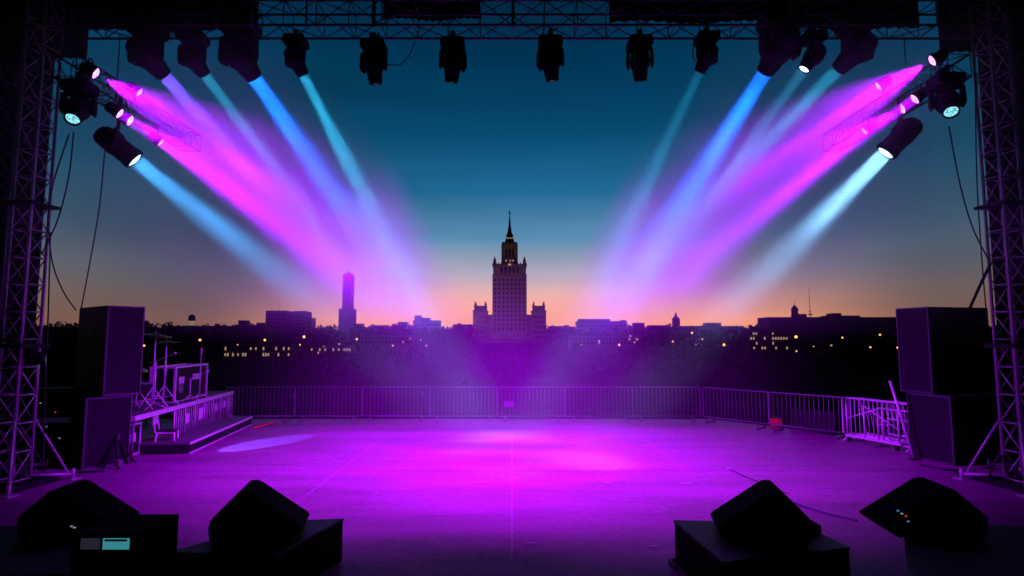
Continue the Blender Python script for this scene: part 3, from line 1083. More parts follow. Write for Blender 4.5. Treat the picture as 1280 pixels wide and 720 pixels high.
# made-up spot low on the left tower, added for the pale pool beside the step
p_ = Vector((-8.72, 10.62, 2.35))
d_ = (Vector((-6.45, 15.0, 0)) - p_).normalized()
t = thing('added_spot', 'added small black spotlight low on the left truss tower, for the pale floor pool', 'stage light', p_)
q_ = d_.to_track_quat('-Z', 'Y')
cn = put('can', par_me, t, None, q_)
put('lens', MB().lathe([(.106, -.062), (.095, -.085), (.06, -.105), (.004, -.112)], 18).mesh('lens', 'whitelens'), cn)
MB().tube((-.12, 0, 0), (-.34, .1, 0), .022, 6).box((-.12, 0, 0), (.04, .2, .05)).build('bracket', 'blackmetal', t)
lamp('beam_lamp', t, d_ * .2, d_, (.16, .80, 1.0), 9500, 13, .25, .04)

PP = 1900
par(1165, 76, 9.75, Vector((-5.5, 14.5, .3)), 'pink par can at the near end of the upper row on the right side truss', PP * .65, 44, 1.0)
par(1098, 108, 11.2, G(474, 545), 'pink par can at the far end of the upper row on the right side truss', PP * 1.2, 13, .6)
par(1143, 124, 10.2, G(520, 572), 'pink par can at the near end of the lower row on the right side truss', PP, 12, .6)
par(1127, 136, 10.6, Vector((-6.5, 13.5, 0)), 'pink par can in the middle of the lower row on the right side truss', PP * .65, 34, 1.0)
par(1081, 164, 11.7, G(605, 545), 'pink par can at the far end of the lower row on the right side truss', PP * 1.6, 14, .6)
par(120, 92, 9.75, Vector((5.5, 14.5, .3)), 'pink par can at the near end of the upper row on the left side truss', PP * .65, 44, 1.0)
par(174, 116, 11.2, G(795, 545), 'pink par can at the far end of the upper row on the left side truss', PP * 1.2, 13, .6)
par(150, 142, 10.2, G(790, 560), 'pink par can at the near end of the lower row on the left side truss', PP, 14, .6)
par(163, 151, 10.6, Vector((6.5, 13.5, 0)), 'pink par can in the middle of the lower row, left side truss', PP * .65, 34, 1.0)
par(201, 178, 11.9, G(705, 543), 'small pink par can at far end of the lower row, left side truss', PP * 1.8, 16, .6)

# profile spots -----------------------------------------------------
prof_me = MB().lathe([(.02, .74), (.13, .735), (.19, .66), (.205, .40), (.205, .36), (.19, .34), (.19, .12), (.205, .10), (.205, -.0), (.165, -.02), (.16, .03)], 22) \
    .box((0, .2, .5), (.08, .05, .22)).mesh('body', 'black')
prof_lens = MB().lathe([(.162, .02), (.14, .0), (.08, -.022), (.004, -.03)], 22).mesh('lens', 'cyanlens')
for (u, v, Y, tgt, lab, colr, pw) in ((1107, 191, 10.6, G(727, 575), 'large profile spot with white cyan beam under the right side truss', (.24, .58, 1.0), 1050),
                                      (168.5, 200, 10.6, G(621, 560), 'large profile spot with blue cyan beam under the left side truss', (.06, .42, 1.0), 850)):
    p = P(u, v, Y)
    d = (Vector(tgt) - p).normalized()
    t = thing('profile_spot', lab, 'stage light', p, 0, 'profile spots under the side trusses')
    q = d.to_track_quat('-Z', 'Y')
    bd = put('body', prof_me, t, None, q)
    put('lens', prof_lens, bd)
    mid = -d * .36
    side = Vector((0, 0, 1)).cross(d).normalized()
    br = MB()
    zt = 7.2 - p.z
    br.path([mid + side * .24, mid + side * .24 + Vector((0, 0, .25)), mid + side * .2 + Vector((0, 0, .3)), mid - side * .2 + Vector((0, 0, .3)), mid - side * .24 + Vector((0, 0, .25)), mid - side * .24], .025, 6)
    br.tube(mid + Vector((0, 0, .3)), Vector((mid.x, mid.y, zt)), .03, 8)
    br.build('yoke', 'blackmetal', t)
    disk_lamp('beam_lamp', t, d * .05, d, colr, pw * K * DISK * .15 ** 2, .29, 15)

# ------------------------------------------------------------------ stage smoke
m = MB().box((0, 15.3, 4.15), (22, 12.2, 8.44))
smoke = m.build('haze', 'black')
sm = bpy.data.materials.new('stage_haze_air')
sm.use_nodes = True
nts = sm.node_tree
for n in list(nts.nodes):
    nts.nodes.remove(n)
o_ = nts.nodes.new('ShaderNodeOutputMaterial')
pv = nts.nodes.new('ShaderNodeVolumePrincipled')
pv.inputs['Color'].default_value = (.92, .92, .95, 1)
def nd(t, **k):
    n = nts.nodes.new(t)
    for a, b in k.items():
        setattr(n, a, b)
    return n


def mrange(src, a, b, c, d):
    n = nd('ShaderNodeMapRange', interpolation_type='SMOOTHSTEP')
    for nm, val in (('From Min', a), ('From Max', b), ('To Min', c), ('To Max', d)):
        n.inputs[nm].default_value = val
    nts.links.new(src, n.inputs['Value'])
    return n.outputs['Result']


def mul(a, b):
    n = nd('ShaderNodeMath', operation='MULTIPLY')
    for i, q in enumerate((a, b)):
        if isinstance(q, (int, float)):
            n.inputs[i].default_value = q
        else:
            nts.links.new(q, n.inputs[i])
    return n.outputs[0]


tco = nd('ShaderNodeTexCoord')
sx_ = nd('ShaderNodeSeparateXYZ')
nts.links.new(tco.outputs['Object'], sx_.inputs[0])
ab = nd('ShaderNodeMath', operation='ABSOLUTE')
nts.links.new(sx_.outputs['X'], ab.inputs[0])
nz_ = nd('ShaderNodeTexNoise')
nz_.inputs['Scale'].default_value = 0.5
nz_.inputs['Detail'].default_value = 3
nts.links.new(tco.outputs['Object'], nz_.inputs['Vector'])
low = mrange(sx_.outputs['Z'], 2.5, 5.2, 0.0, 1.0)
high = mrange(sx_.outputs['Z'], 7.4, 8.6, 1.0, 0.5)
sh = nd('ShaderNodeMath', operation='MULTIPLY_ADD')
sh.inputs[1].default_value = -0.55
nts.links.new(sx_.outputs['Z'], sh.inputs[0])
nts.links.new(ab.outputs[0], sh.inputs[2])          # |x| - 0.55 z
mid_ = mul(mrange(sh.outputs[0], -1.2, 2.1, 0.0, 1.0), mrange(ab.outputs[0], 7.6, 10.0, 1.0, 0.05))
lowc = mul(mrange(ab.outputs[0], 1.0, 7.0, 1.0, 0.0), mrange(sx_.outputs['Z'], 1.8, 4.6, 1.0, 0.0))
nn_ = mrange(nz_.outputs['Fac'], 0.3, 0.7, 0.5, 1.5)
SMOKE = 0.085
tot = nd('ShaderNodeMath', operation='ADD')
nts.links.new(mul(mul(low, high), mul(mul(mid_, nn_), SMOKE)), tot.inputs[0])
nts.links.new(mul(mul(lowc, nn_), 0.0105), tot.inputs[1])
nts.links.new(tot.outputs[0], pv.inputs['Density'])
pv.inputs['Anisotropy'].default_value = 0.0
nts.links.new(pv.outputs['Volume'], o_.inputs['Volume'])
smoke.data.materials.clear()
smoke.data.materials.append(sm)
tag(smoke, 'thin stage haze drifting over the back of the stage', 'haze', kind='stuff')


# ------------------------------------------------------------------ loudspeakers
def speaker(name, label, corner, rz, w, d, z0, h, two_way=False):
    """near front corner at `corner`; front face runs along local +X, body goes back along local +Y"""
    t = thing(name, label, 'loudspeaker', (corner[0], corner[1], z0), rz)
    MB().box((w / 2, d / 2 + .02, h / 2), (w, d, h)).build('cabinet', 'cabinet', t, .012)
    MB().box((w / 2, .008, h / 2), (w - .09, .014, h - .09)).build('grille', 'grille', t, .004)
    fr = MB()
    fr.box((.022, .0, h / 2), (.036, .05, h - .01)).box((w - .022, .0, h / 2), (.036, .05, h - .01))
    fr.box((w / 2, .0, h - .024), (w - .082, .05, .036)).box((w / 2, .0, .024), (w - .082, .05, .036))
    fr.build('rim', 'rim', t, .004)
    for zz in (h * .3, h * .7):
        MB().box((-.004, d * .5, zz), (.012, .26, .12)).build('handle', 'blackmetal', t)
    return t


def stack(cx, cy, cx2, cy2, side):
    a, b = Vector((cx, cy)), Vector((cx2, cy2))
    if side == 'left':
        rz = math.atan2((b - a).y, (b - a).x)
        speaker('subwoofer', 'black subwoofer with purple lit grille at the foot of the left stack', a, rz, (b - a).length, 1.75, 0, 1.46)
        n_ = Vector((-math.sin(rz), math.cos(rz)))
        a2 = a + n_ * .02 + (b - a) * .34
        speaker('loudspeaker', 'tall black loudspeaker standing on the left subwoofer', a2, rz, (b - a).length * .84, 1.75, 1.462, 1.93)
    else:
        rz = math.atan2((a - b).y, (a - b).x)
        speaker('subwoofer', 'black subwoofer with purple lit grille at the foot of the right stack', b, rz, (b - a).length, 1.75, 0, 1.46)
        n_ = Vector((-math.sin(rz), math.cos(rz)))
        b2 = b + n_ * .02 - (a - b) * .15
        speaker('loudspeaker', 'tall black loudspeaker standing on the right subwoofer', b2, rz, (b - a).length * .77, 1.75, 1.462, 1.93)


gl1, gl2 = G(101, 588), G(161, 579)
stack(gl1.x, gl1.y, gl2.x, gl2.y, 'left')
gr1, gr2 = G(1195, 583), G(1138, 571)
stack(gr1.x, gr1.y, gr2.x, gr2.y, 'right')


# ------------------------------------------------------------------ crowd barriers
def make_barrier(fmat='steel'):
    t = thing('crowd_barrier', 'steel crowd barrier', 'barrier', (0, 0, 0), 0, 'crowd barriers along the back of the stage')
    L, z0, z1, rr = 2.2, .16, 1.1, .05
    pts = []
    for (cx, cz, a0) in ((L / 2 - rr, z0 + rr, -90), (L / 2 - rr, z1 - rr, 0), (-L / 2 + rr, z1 - rr, 90), (-L / 2 + rr, z0 + rr, 180)):
        for k in range(5):
            a = R(a0 + 22.5 * k)
            pts.append((cx + rr * math.cos(a), 0, cz + rr * math.sin(a)))
    pts.append(pts[0])
    MB().path(pts, .021, 8).build('frame', fmat, t)
    b = MB()
    for k in range(1, 17):
        x = -L / 2 + k * L / 17
        b.tube((x, 0, z0 + .01), (x, 0, z1 - .01), .009, 6)
    b.build('bars', fmat, t)
    for sx in (-1, 1):
        f = MB()
        f.tube((sx * .85, -.3, .02), (sx * .85, .3, .02), .018, 6)
        f.tube((sx * .85, -.3, .02), (sx * .85, 0, z0), .015, 6).tube((sx * .85, .3, .02), (sx * .85, 0, z0), .015, 6)
        f.build('foot', fmat, t)
    return t


barrier0 = make_barrier()
ORD = ['first', 'second', 'third', 'fourth', 'fifth', 'sixth', 'seventh']
used = False
BY = 19.15
for i in range(7):
    x = -8.25 + i * 2.22
    lab = 'steel crowd barrier in the straight back row, %s from the left' % ORD[i]
    bar = barrier0 if not used else copy_thing(barrier0)
    used = True
    bar.location = (x, BY + random.uniform(-.05, .05), 0)
    bar.rotation_euler = (0, 0, R(random.uniform(-1.2, 1.2)))
    bar['label'] = lab
pA, pB, pC = Vector((6.25, 19.1)), Vector((9.0, 15.7)), Vector((9.75, 13.6))
dirn = (pB - pA).normalized()
rz1 = math.atan2(dirn.y, dirn.x)
for i, lab in enumerate(('steel crowd barrier turning forward at the right end of the back row', 'steel crowd barrier on the right side just before the cluttered end')):
    c = pA + dirn * (1.1 + 2.22 * i)
    copy_thing(barrier0, (c.x, c.y, 0), rz1, lab)
d2 = (pC - pB).normalized()
rz2 = math.atan2(d2.y, d2.x)
for i, (off, dz, dr, lab) in enumerate(((0, 0, 0, 'steel crowd barrier at the front right, nearest to the right loudspeakers'),
                                       (.22, 0, 5, 'steel crowd barrier parked close behind the front right one'),
                                       (.45, 0, -6, 'steel crowd barrier leaning rearmost in the cluttered right end'))):
    c = pB + d2 * (.95 + .12 * i) + Vector((d2.y, -d2.x)) * -off
    if i == 0:
        lit_barrier0 = make_barrier('alu')  # same steel barrier in a paler metal: stronger light put into its colour
        lit_barrier0.location, lit_barrier0.rotation_euler, lit_barrier0['label'] = (c.x, c.y, dz), (0, 0, rz2 + R(dr)), lab
        c2 = lit_barrier0
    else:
        c2 = copy_thing(lit_barrier0, (c.x, c.y, dz), rz2 + R(dr), lab)
    if i == 2:
        c2.rotation_euler = (R(9), 0, rz2 + R(dr))
# a steel stair frame standing in the clutter
t = thing('gate_frame', 'welded steel frame with inner square standing before the right barriers', 'frame', (9.35, 14.15, 0), rz2)
fm = MB()
for (x0, x1, z0, z1) in ((-.55, .55, .12, .95), (-.28, .28, .35, .72)):
    for p, q in (((x0, z0), (x1, z0)), ((x1, z0), (x1, z1)), ((x1, z1), (x0, z1)), ((x0, z1), (x0, z0))):
        fm.tube((p[0], 0, p[1]), (q[0], 0, q[1]), .022, 6)
fm.tube((0, 0, .12), (0, 0, .35), .018, 6).tube((0, 0, .72), (0, 0, .95), .018, 6).tube((-.55, 0, .55), (-.28, 0, .55), .018, 6).tube((.28, 0, .55), (.55, 0, .55), .018, 6)
fm.build('frame', 'alu', t)
for sx in (-1, 1):
    MB().tube((sx * .5, -.25, .02), (sx * .5, .25, .02), .02, 6).tube((sx * .5, 0, .02), (sx * .5, 0, .14), .02, 6).build('foot', 'steel', t)
t = thing('barrier_trolley', 'low steel trolley with posts holding barriers in the cluttered right end', 'trolley', (9.05, 14.75, 0), rz2)
fm = MB()
fm.box((0, 0, .16), (1.5, .06, .06)).box((0, .5, .16), (1.5, .06, .06)).box((-.72, .25, .16), (.06, .44, .06)).box((.72, .25, .16), (.06, .44, .06))
for x in (-.7, -.2, .3, .7):
    fm.tube((x, 0, .19), (x, 0, .98), .022, 6)
fm.tube((-.7, 0, .6), (.3, 0, .98), .016, 6).tube((-.2, 0, .98), (.7, 0, .5), .016, 6)
fm.build('frame', 'alu', t)
for x in (-.65, .65):
    for y in (0, .5):
        MB().lathe([(.065, -.02), (.065, .02)], 12, Matrix.Translation((x, y, .065)) @ Matrix.Rotation(R(90), 4, 'X')).build('wheel', 'blackmetal', t)
t = thing('leaning_pole', 'steel pole leaning against the side of the right subwoofer', 'pole', (8.95, 13.1, 0))
MB().tube((.0, 0, 0), (-.28, .25, 1.72), .028, 8).build('pole', 'alu', t)
MB().box((0, 0, .015), (.16, .16, .03)).build('foot', 'blackmetal', t)
# dark board and red case near the right barrier
pb0, pb1 = G(985, 535), G(1042, 545)
t = thing('floor_board', 'dark low flat board leaning against the right barrier beside the red box', 'board', (pb0.x, pb0.y, 0), math.atan2(pb1.y - pb0.y, pb1.x - pb0.x))
L = (pb1 - pb0).length
MB().box((L / 2, .1, .31), (L, .03, .62), Matrix.Rotation(R(-10), 3, 'X')).build('panel', 'ply', t, .004)
MB().box((L / 2, .19, .2), (L - .1, .04, .06)).build('batten', 'ply', t)
p = G(970, 533)
t = thing('red_box', 'small red box with a dark lid standing on the floor by the right barrier', 'box', (p.x, p.y, 0), R(-20))
MB().box((0, 0, .13), (.32, .24, .26)).build('body', 'red', t, .02)
MB().box((0, 0, .285), (.33, .25, .045)).build('lid', 'blackmetal', t, .01)
MB().path([(-.08, 0, .3), (-.07, 0, .36), (.07, 0, .36), (.08, 0, .3)], .012, 6).build('handle', 'blackmetal', t)
# signs on the barriers
for (u, v, lab, w_, h_) in ((368, 496, 'small pale card hung on the back barrier at the left', .12, .16), (636, 505, 'pale card hung on the back barrier near the middle', .34, .2),
                            (528, 492, 'thin pale tag hung on the back barrier left of the middle', .08, .16)):
    p = P(u, v, BY - .13)
    tag(MB().box((0, 0, 0), (w_, .012, h_)).build('hanging_card', 'greycard', None, .002, p), lab, 'card')

# ------------------------------------------------------------------ drum riser, left
qa, qb = Vector((-8.22, 12.75)), Vector((-9.05, 18.9))
dv = (qb - qa).normalized()
rzr = math.atan2(dv.y, dv.x)          # local X runs upstage along the riser's stage side, local Y goes off stage
LR = (qb - qa).length
WR = 2.6
HR = 1.0
t = thing('drum_riser', 'raised drum riser deck on steel legs at the left back of the stage', 'riser', (qa.x, qa.y, 0), rzr)
MB().box((LR / 2, WR / 2, HR - .03), (LR, WR, .06)).build('deck', 'deck', t, .006)
fr = MB()
fr.box((LR / 2, .0, HR - .055), (LR + .04, .05, .11)).box((LR / 2, WR, HR - .055), (LR + .04, .05, .11)).box((0, WR / 2, HR - .055), (.05, WR - .06, .11)).box((LR, WR / 2, HR - .055), (.05, WR - .06, .11))
fr.build('edge_frame', 'alu', t, .004)
for x in (.04, LR / 3, 2 * LR / 3, LR - .04):
    for y in (.04, WR - .04):
        MB().tube((x, y, .0), (x, y, HR - .1), .03, 8).box((x, y, .01), (.12, .12, .02)).build('leg', 'steel', t)
bp = MB()
n = 34
for k in range(n):
    x = 1.9 + (LR - 2.0) * k / (n - 1)
    bp.tube((x, -.03, .22), (x, -.03, HR - .12), .009 if k % 5 else .018, 6)
bp.box((1.9 + (LR - 2.0) / 2, -.03, .20), (LR - 2.0, .05, .07))
bp.build('bar_panel', 'alu', t)
for x, zz, w_, h_ in ((2.6, .6, .22, .24), (3.5, .62, .3, .3), (4.6, .66, .16, .22), (5.3, .68, .14, .2)):
    MB().box((x, -.055, zz), (w_, .01, h_)).build('card', 'white', t)
RM = Matrix.Translation((qa.x, qa.y, 0)) @ Matrix.Rotation(rzr, 4, 'Z')


def rl(x, y, z=0):
    return RM @ Vector((x, y, z))


# gear below and on the riser
t = thing('flight_case', 'black flight case with pale sticker stored under the near end of the riser', 'case', rl(.55, .75), rzr)
MB().box((0, 0, .40), (.75, .9, .7)).build('shell', 'cabinet', t, .01)
fe = MB()
for sx in (-1, 1):
    for sy in (-1, 1):
        fe.box((sx * .37, sy * .445, .40), (.045, .045, .72))
for zz in (.06, .74):
    for sx in (-1, 1):
        fe.box((sx * .37, 0, zz), (.045, .845, .045))
    for sy in (-1, 1):
        fe.box((0, sy * .445, zz), (.695, .045, .045))
fe.build('edging', 'alu', t, .004)
MB().box((-.0, -.478, .45), (.24, .008, .2)).box((-.392, 0, .45), (.008, .24, .2)).build('sticker', 'white', t)
for sx in (-1, 1):
    for sy in (-1, 1):
        MB().lathe([(.05, -.02), (.05, .02)], 10, Matrix.Translation((sx * .3, sy * .35, .05)) @ Matrix.Rotation(R(90), 4, 'X')).build('wheel', 'blackmetal', t)
t = thing('steel_chair', 'stacking chair with pale steel frame standing beside the near end of the riser', 'chair', rl(1.35, -.1) + Vector((0, 0, 0)), rzr + R(12))
for sx in (-1, 1):
    MB().path([(sx * .21, -.22, 0), (sx * .21, -.2, .44), (sx * .21, .2, .46), (sx * .21, .26, .84)], .02, 6).build('side_frame', 'alu', t)
    MB().tube((sx * .21, .24, 0), (sx * .21, .16, .45), .02, 6).build('leg', 'alu', t)
MB().box((0, 0, .475), (.42, .42, .03)).build('seat', 'ply', t, .008)
MB().box((0, .26, .74), (.44, .03, .2)).build('backrest', 'white', t, .008)
# prop diagonal with clamps at riser near end
t = thing('folded_stand', 'black folded stand leaning at the near corner of the riser', 'stand', rl(-.25, .25))
mmm = MB()
mmm.tube((.35, -.35, .02), (-.15, .2, .82), .028, 8).tube((.0, -.3, .02), (.02, .1, .7), .02, 8).tube((.35, .2, .02), (-.1, .1, .6), .02, 8)
mmm.build('tube', 'blackmetal', t)
MB().box((-.02, .08, .6), (.1, .1, .12)).box((.3, -.3, .12), (.12, .12, .14)).build('clamp', 'steel', t, .01)

# low step in front of the riser
sA, sB = Vector((-7.53, 13.75)), Vector((-8.15, 18.4))
sd_ = (sB - sA).normalized()
rs = math.atan2(sd_.y, sd_.x)
LS = (sB - sA).length
t = thing('step_platform', 'low step platform with bright metal edge running along the drum riser', 'step', (sA.x, sA.y, 0), rs)
MB().box((LS / 2, .6, .235), (LS, 1.2, .05)).build('tread', 'deck', t, .006)
MB().box((LS / 2, .012, .235), (LS, .03, .054)).build('nosing', 'alu', t, .004)
MB().box((LS / 2, .04, .11), (LS - .02, .03, .195)).build('riser_face', 'grille', t)
MB().box((LS / 2, .012, .012), (LS, .03, .024)).build('foot_rail', 'alu', t)
MB().box((.03, .62, .105), (.04, 1.1, .2)).box((LS - .03, .62, .105), (.04, 1.1, .2)).build('end_panel', 'ply', t)
# red strip
ra_, rb_ = G(318, 536), G(345, 529)
tag(MB().path([ra_ + Vector((0, 0, .03)), ra_.lerp(rb_, .4) + Vector((.03, .0, .035)), ra_.lerp(rb_, .75) + Vector((-.02, 0, .03)), rb_ + Vector((0, 0, .03))], .03, 8).build('red_hose', 'red'), 'short red hose lying on the floor at the far end of the step', 'hose')

# framed equipment rack on the riser
t = thing('equipment_rack', 'wide framed equipment case with dark front panel standing on the riser', 'case', rl(2.75, .35, HR), rzr)
RW, RH, RD = 2.15, .92, .6
MB().box((RW / 2, RD / 2, RH / 2), (RW - .06, RD - .06, RH - .06)).build('panel', 'cabinet', t, .006)
fe = MB()
for x in (0, RW):
    for y in (0, RD):
        fe.box((x, y, RH / 2), (.06, .06, RH + .06))
for z in (0, RH):
    for y in (0, RD):
        fe.box((RW / 2, y, z), (RW - .07, .05, .05))
    for x in (0, RW):
        fe.box((x, RD / 2, z), (.05, RD - .07, .05))
fe.build('frame', 'alu', t, .006)
for x, z, w_, h_ in ((.45, .55, .32, .2), (1.45, .60, .62, .16)):
    MB().box((x, .018, z), (w_, .02, h_)).build('label_plate', 'white', t, .002)
MB().lathe([(.14, -.02), (.14, .02)], 14, Matrix.Translation((.42, .02, .34)) @ Matrix.Rotation(R(90), 4, 'X')).build('fan', 'steel', t)


def mic_stand(loc, label, h=1.3, boom=True):
    t = thing('microphone_stand', label, 'microphone stand', loc)
    MB().tube((0, 0, .12), (0, 0, h), .016, 8).build('pole', 'alu', t)
    for a in (20, 140, 260):
        MB().tube((0, 0, .16), (.28 * math.cos(R(a)), .28 * math.sin(R(a)), .01), .011, 6).build('leg', 'alu', t)
    if boom:
        MB().tube((-.15, 0, h - .06), (.45, -.1, h + .16), .011, 6).build('boom', 'alu', t)
        MB().lathe([(.015, -.14), (.018, 0), (.028, .02), (.028, .06), (.005, .08)], 10, Matrix.Translation((.47, -.1, h + .17)) @ Matrix.Rotation(R(65), 4, 'Y')).build('microphone', 'alu', t)
    else:
        MB().lathe([(.02, 0), (.022, .12), (.034, .14), (.034, .19), (.006, .22)], 10, Matrix.Translation((0, 0, h))).build('microphone', 'white', t)
    return t


mic_stand(rl(3.75, .1, HR), 'straight microphone stand in front of the framed case on the riser', 1.22, False)
mic_stand(rl(3.1, .1, HR), 'short microphone stand with boom at the left of the framed case', .62, True)


def cymbal_stand(loc, label, h, cy, tilt):
    t = thing('cymbal_stand', label, 'cymbal stand', loc)
    MB().tube((0, 0, .1), (0, 0, h), .018, 8).tube((0, 0, h * .45), (0, 0, h * .62), .028, 8).box((.02, 0, h * .55), (.06, .04, .05)).build('pole', 'alu', t)
    for a in (10, 130, 250):
        MB().tube((0, 0, .5), (.36 * math.cos(R(a)), .36 * math.sin(R(a)), .015), .013, 6).tube((0, 0, .2), (.2 * math.cos(R(a)), .2 * math.sin(R(a)), .24), .01, 6).build('leg', 'alu', t)
    mtx = Matrix.Translation((0, 0, h)) @ Matrix.Rotation(R(tilt), 4, 'Y')
    MB().lathe([(.012, .05), (.03, .045), (.055, .02), (cy * .5, .0), (cy, -.035), (cy, -.04), (cy * .5, -.006), (.05, .014), (.012, .04)], 28, mtx).build('cymbal', 'brass', t)
    MB().tube((0, 0, h), (0, 0, h + .09), .012, 6).build('wing_nut', 'alu', t)
    return t


cymbal_stand(rl(1.55, .35, HR), 'tall cymbal stand with wide cymbal nearest to the left loudspeakers', 1.78, .36, 6)
cymbal_stand(rl(2.15, .35, HR), 'cymbal stand with slightly lower cymbal behind the tall one', 1.6, .32, -4)
cymbal_stand(rl(1.1, .5, HR), 'low cymbal stand with tilted cymbal at the near end of the riser', 1.0, .22, 20)
cymbal_stand(rl(1.75, 1.1, HR), 'slim cymbal stand standing farthest from the stage edge of the riser', 1.5, .28, 9)
mic_stand(rl(1.3, .2, HR), 'microphone stand with boom among the cymbal stands', 1.15, True)
t = thing('bass_drum', 'dark bass drum lying on its side behind the cymbal stands', 'drum', rl(2.1, 1.2, HR), rzr)
MX = Matrix.Translation((0, 0, .33)) @ Matrix.Rotation(R(90), 4, 'X')
MB().lathe([(.29, -.22), (.29, .22)], 28, MX).build('shell', 'cabinet', t)
MB().lathe([(.325, -.25), (.325, -.21), (.295, -.21)], 28, MX).lathe([(.325, .25), (.325, .21), (.295, .21)], 28, MX).build('hoop', 'alu', t)
MB().lathe([(.285, .225), (.27, .235), (.004, .235)], 28, MX).build('drumhead', 'white', t)
for a in (-1, 1):
    MB().tube((a * .3, -.1, .2), (a * .42, -.2, .01), .012, 6).build('leg', 'alu', t)
# a drum on the riser
t = thing('floor_tom', 'dark floor tom drum with steel hoops between the cymbal stands', 'drum', rl(1.9, .75, HR))
MB().lathe([(.20, .18), (.20, .58)], 24).build('shell', 'cabinet', t)
MB().lathe([(.215, .17), (.215, .21), (.203, .21)], 24).lathe([(.215, .55), (.215, .59), (.203, .59)], 24).build('hoop', 'steel', t)
MB().lathe([(.198, .575), (.19, .585), (.004, .585)], 24).build('drumhead', 'white', t)
for a in (30, 150, 270):
    c, s = math.cos(R(a)), math.sin(R(a))
    MB().tube((.23 * c, .23 * s, .0), (.23 * c, .23 * s, .42), .01, 6).build('leg', 'steel', t)


# ------------------------------------------------------------------ front blocks and wedges
def front_block(label, poly, h, name='stage_block'):
    """low black block; poly = four floor corners"""
    c = sum((Vector(p) for p in poly), Vector((0, 0))) / len(poly)
    t = thing(name, label, 'stage block', (c.x, c.y, 0))
    n_ = len(poly)
    vs = [(p[0] - c.x, p[1] - c.y, 0) for p in poly] + [(p[0] - c.x, p[1] - c.y, h - .03) for p in poly]
    MB().add(vs, [tuple(range(n_)), tuple(n_ + k for k in range(n_))] + [(k, (k + 1) % n_, n_ + (k + 1) % n_, n_ + k) for k in range(n_)]).build('body', 'cloth', t, .01)
    vs = [((p[0] - c.x) * 1.012, (p[1] - c.y) * 1.012, h - .028) for p in poly] + [((p[0] - c.x) * 1.012, (p[1] - c.y) * 1.012, h) for p in poly]
    MB().add(vs, [tuple(range(n_)), tuple(n_ + k for k in range(n_))] + [(k, (k + 1) % n_, n_ + (k + 1) % n_, n_ + k) for k in range(n_)]).build('top_board', 'ply', t, .006)
    return t


H = .5
g = lambda u, v: (G(u, v, H).x, G(u, v, H).y)
front_block('black stage block under the inner left wedge monitor', [g(210, 690), g(352, 651), g(429, 648), g(345, 693)], H)
front_block('long black stage block under the outer left wedge monitor', [(-7.2, 5.5), (-3.86, 5.62), (-3.82, 6.12), (-4.35, 7.0), (-7.2, 7.0)], H - .02)
front_block('black stage block under the inner right wedge monitor', [g(905, 702), g(1062, 684), g(1000, 654), g(843, 650)], H)
front_block('long black stage block under the outer right wedge monitor', [(3.55, 5.35), (7.3, 5.35), (7.3, 7.0), (4.62, 7.0), (4.0, 6.05)], H - .02)

WEDGE = [(-.50, .0), (.36, .0), (.52, .13), (-.14, .62), (-.24, .63), (-.56, .30), (-.56, .1)]


def wedge(label, loc, rz, sx, size=1.0, flip=False, leds=None, tilt=0):
    t = thing('wedge_monitor', label, 'stage monitor', loc, rz, 'floor monitors along the front of the stage')
    t.rotation_euler = (0, R(tilt), rz)
    f = -1 if flip else 1
    pr = [(x * sx * f, z * size) for x, z in WEDGE]
    MB().prism(pr, -.36 * size, .36 * size).build('cabinet', 'cloth', t, .03)
    # sloping grille on the long front
    a, b = Vector((pr[2][0], 0, pr[2][1])), Vector((pr[3][0], 0, pr[3][1]))
    mid = (a + b) / 2
    ax = (b - a).normalized()
    nz = Vector((-ax.z, 0, ax.x))
    if nz.z < 0:
        nz = -nz
    rot = Matrix((ax, Vector((0, 1, 0)), nz)).transposed()
    if rot.determinant() < 0:
        rot = Matrix((ax, Vector((0, -1, 0)), nz)).transposed()
    MB().box(mid + nz * .004, ((b - a).length - .08, .62 * size, .014), rot).build('grille', 'cloth', t, .004)
    MB().box((.02 * f, -.365 * size, .26 * size), (.22, .02, .07)).build('handle', 'blackmetal', t, .008)
    if leds:
        for (dx, dz, mt) in leds:
            MB().box((dx, -.364 * size, dz), (.022, .012, .012)).build('indicator', mt, t)
    return t


def wloc(u, v):
    q = G(u, v, H)
    return Vector((q.x, q.y, H))


wl = wloc(330, 668)
wedge('wedge monitor facing right on the inner left block', (wl.x, wl.y, H), R(12), .88, .86)
wl = wloc(104, 661)
wedge('longer wedge monitor facing right on the outer left block', (wl.x, wl.y, H - .02), R(6), .93, .82, leds=[(.05, .14, 'led_white'), (.08, .125, 'led_white')])
wl = wloc(946, 668)
wedge('wedge monitor facing left on the inner right block', (wl.x, wl.y, H), R(-12), .90, .86, True)
wl = wloc(1148, 661)
wedge('longer wedge monitor facing left on the outer right block', (wl.x, wl.y, H - .02), R(-6), 1.0, .86, True,
      leds=[(-.37, .30, 'led_blue'), (-.33, .27, 'led_white'), (-.29, .245, 'led_red'), (-.27, .19, 'led_blue')])
# small feet gear under inner wedges
for (u, v, lab) in ((282, 664, 'small black connector box at the left foot of the inner left wedge'), (1005, 664, 'small black connector box at the right foot of the inner right wedge')):
    q = G(u, v, H)
    t = thing('connector_box', lab, 'box', (q.x, q.y, H))
    MB().box((0, 0, .05), (.3, .2, .09)).build('body', 'black', t, .015)
    MB().tube((-.05, -.1, .05), (-.05, -.14, .05), .02, 8).tube((.05, -.1, .05), (.05, -.14, .05), .02, 8).build('socket', 'steel', t)

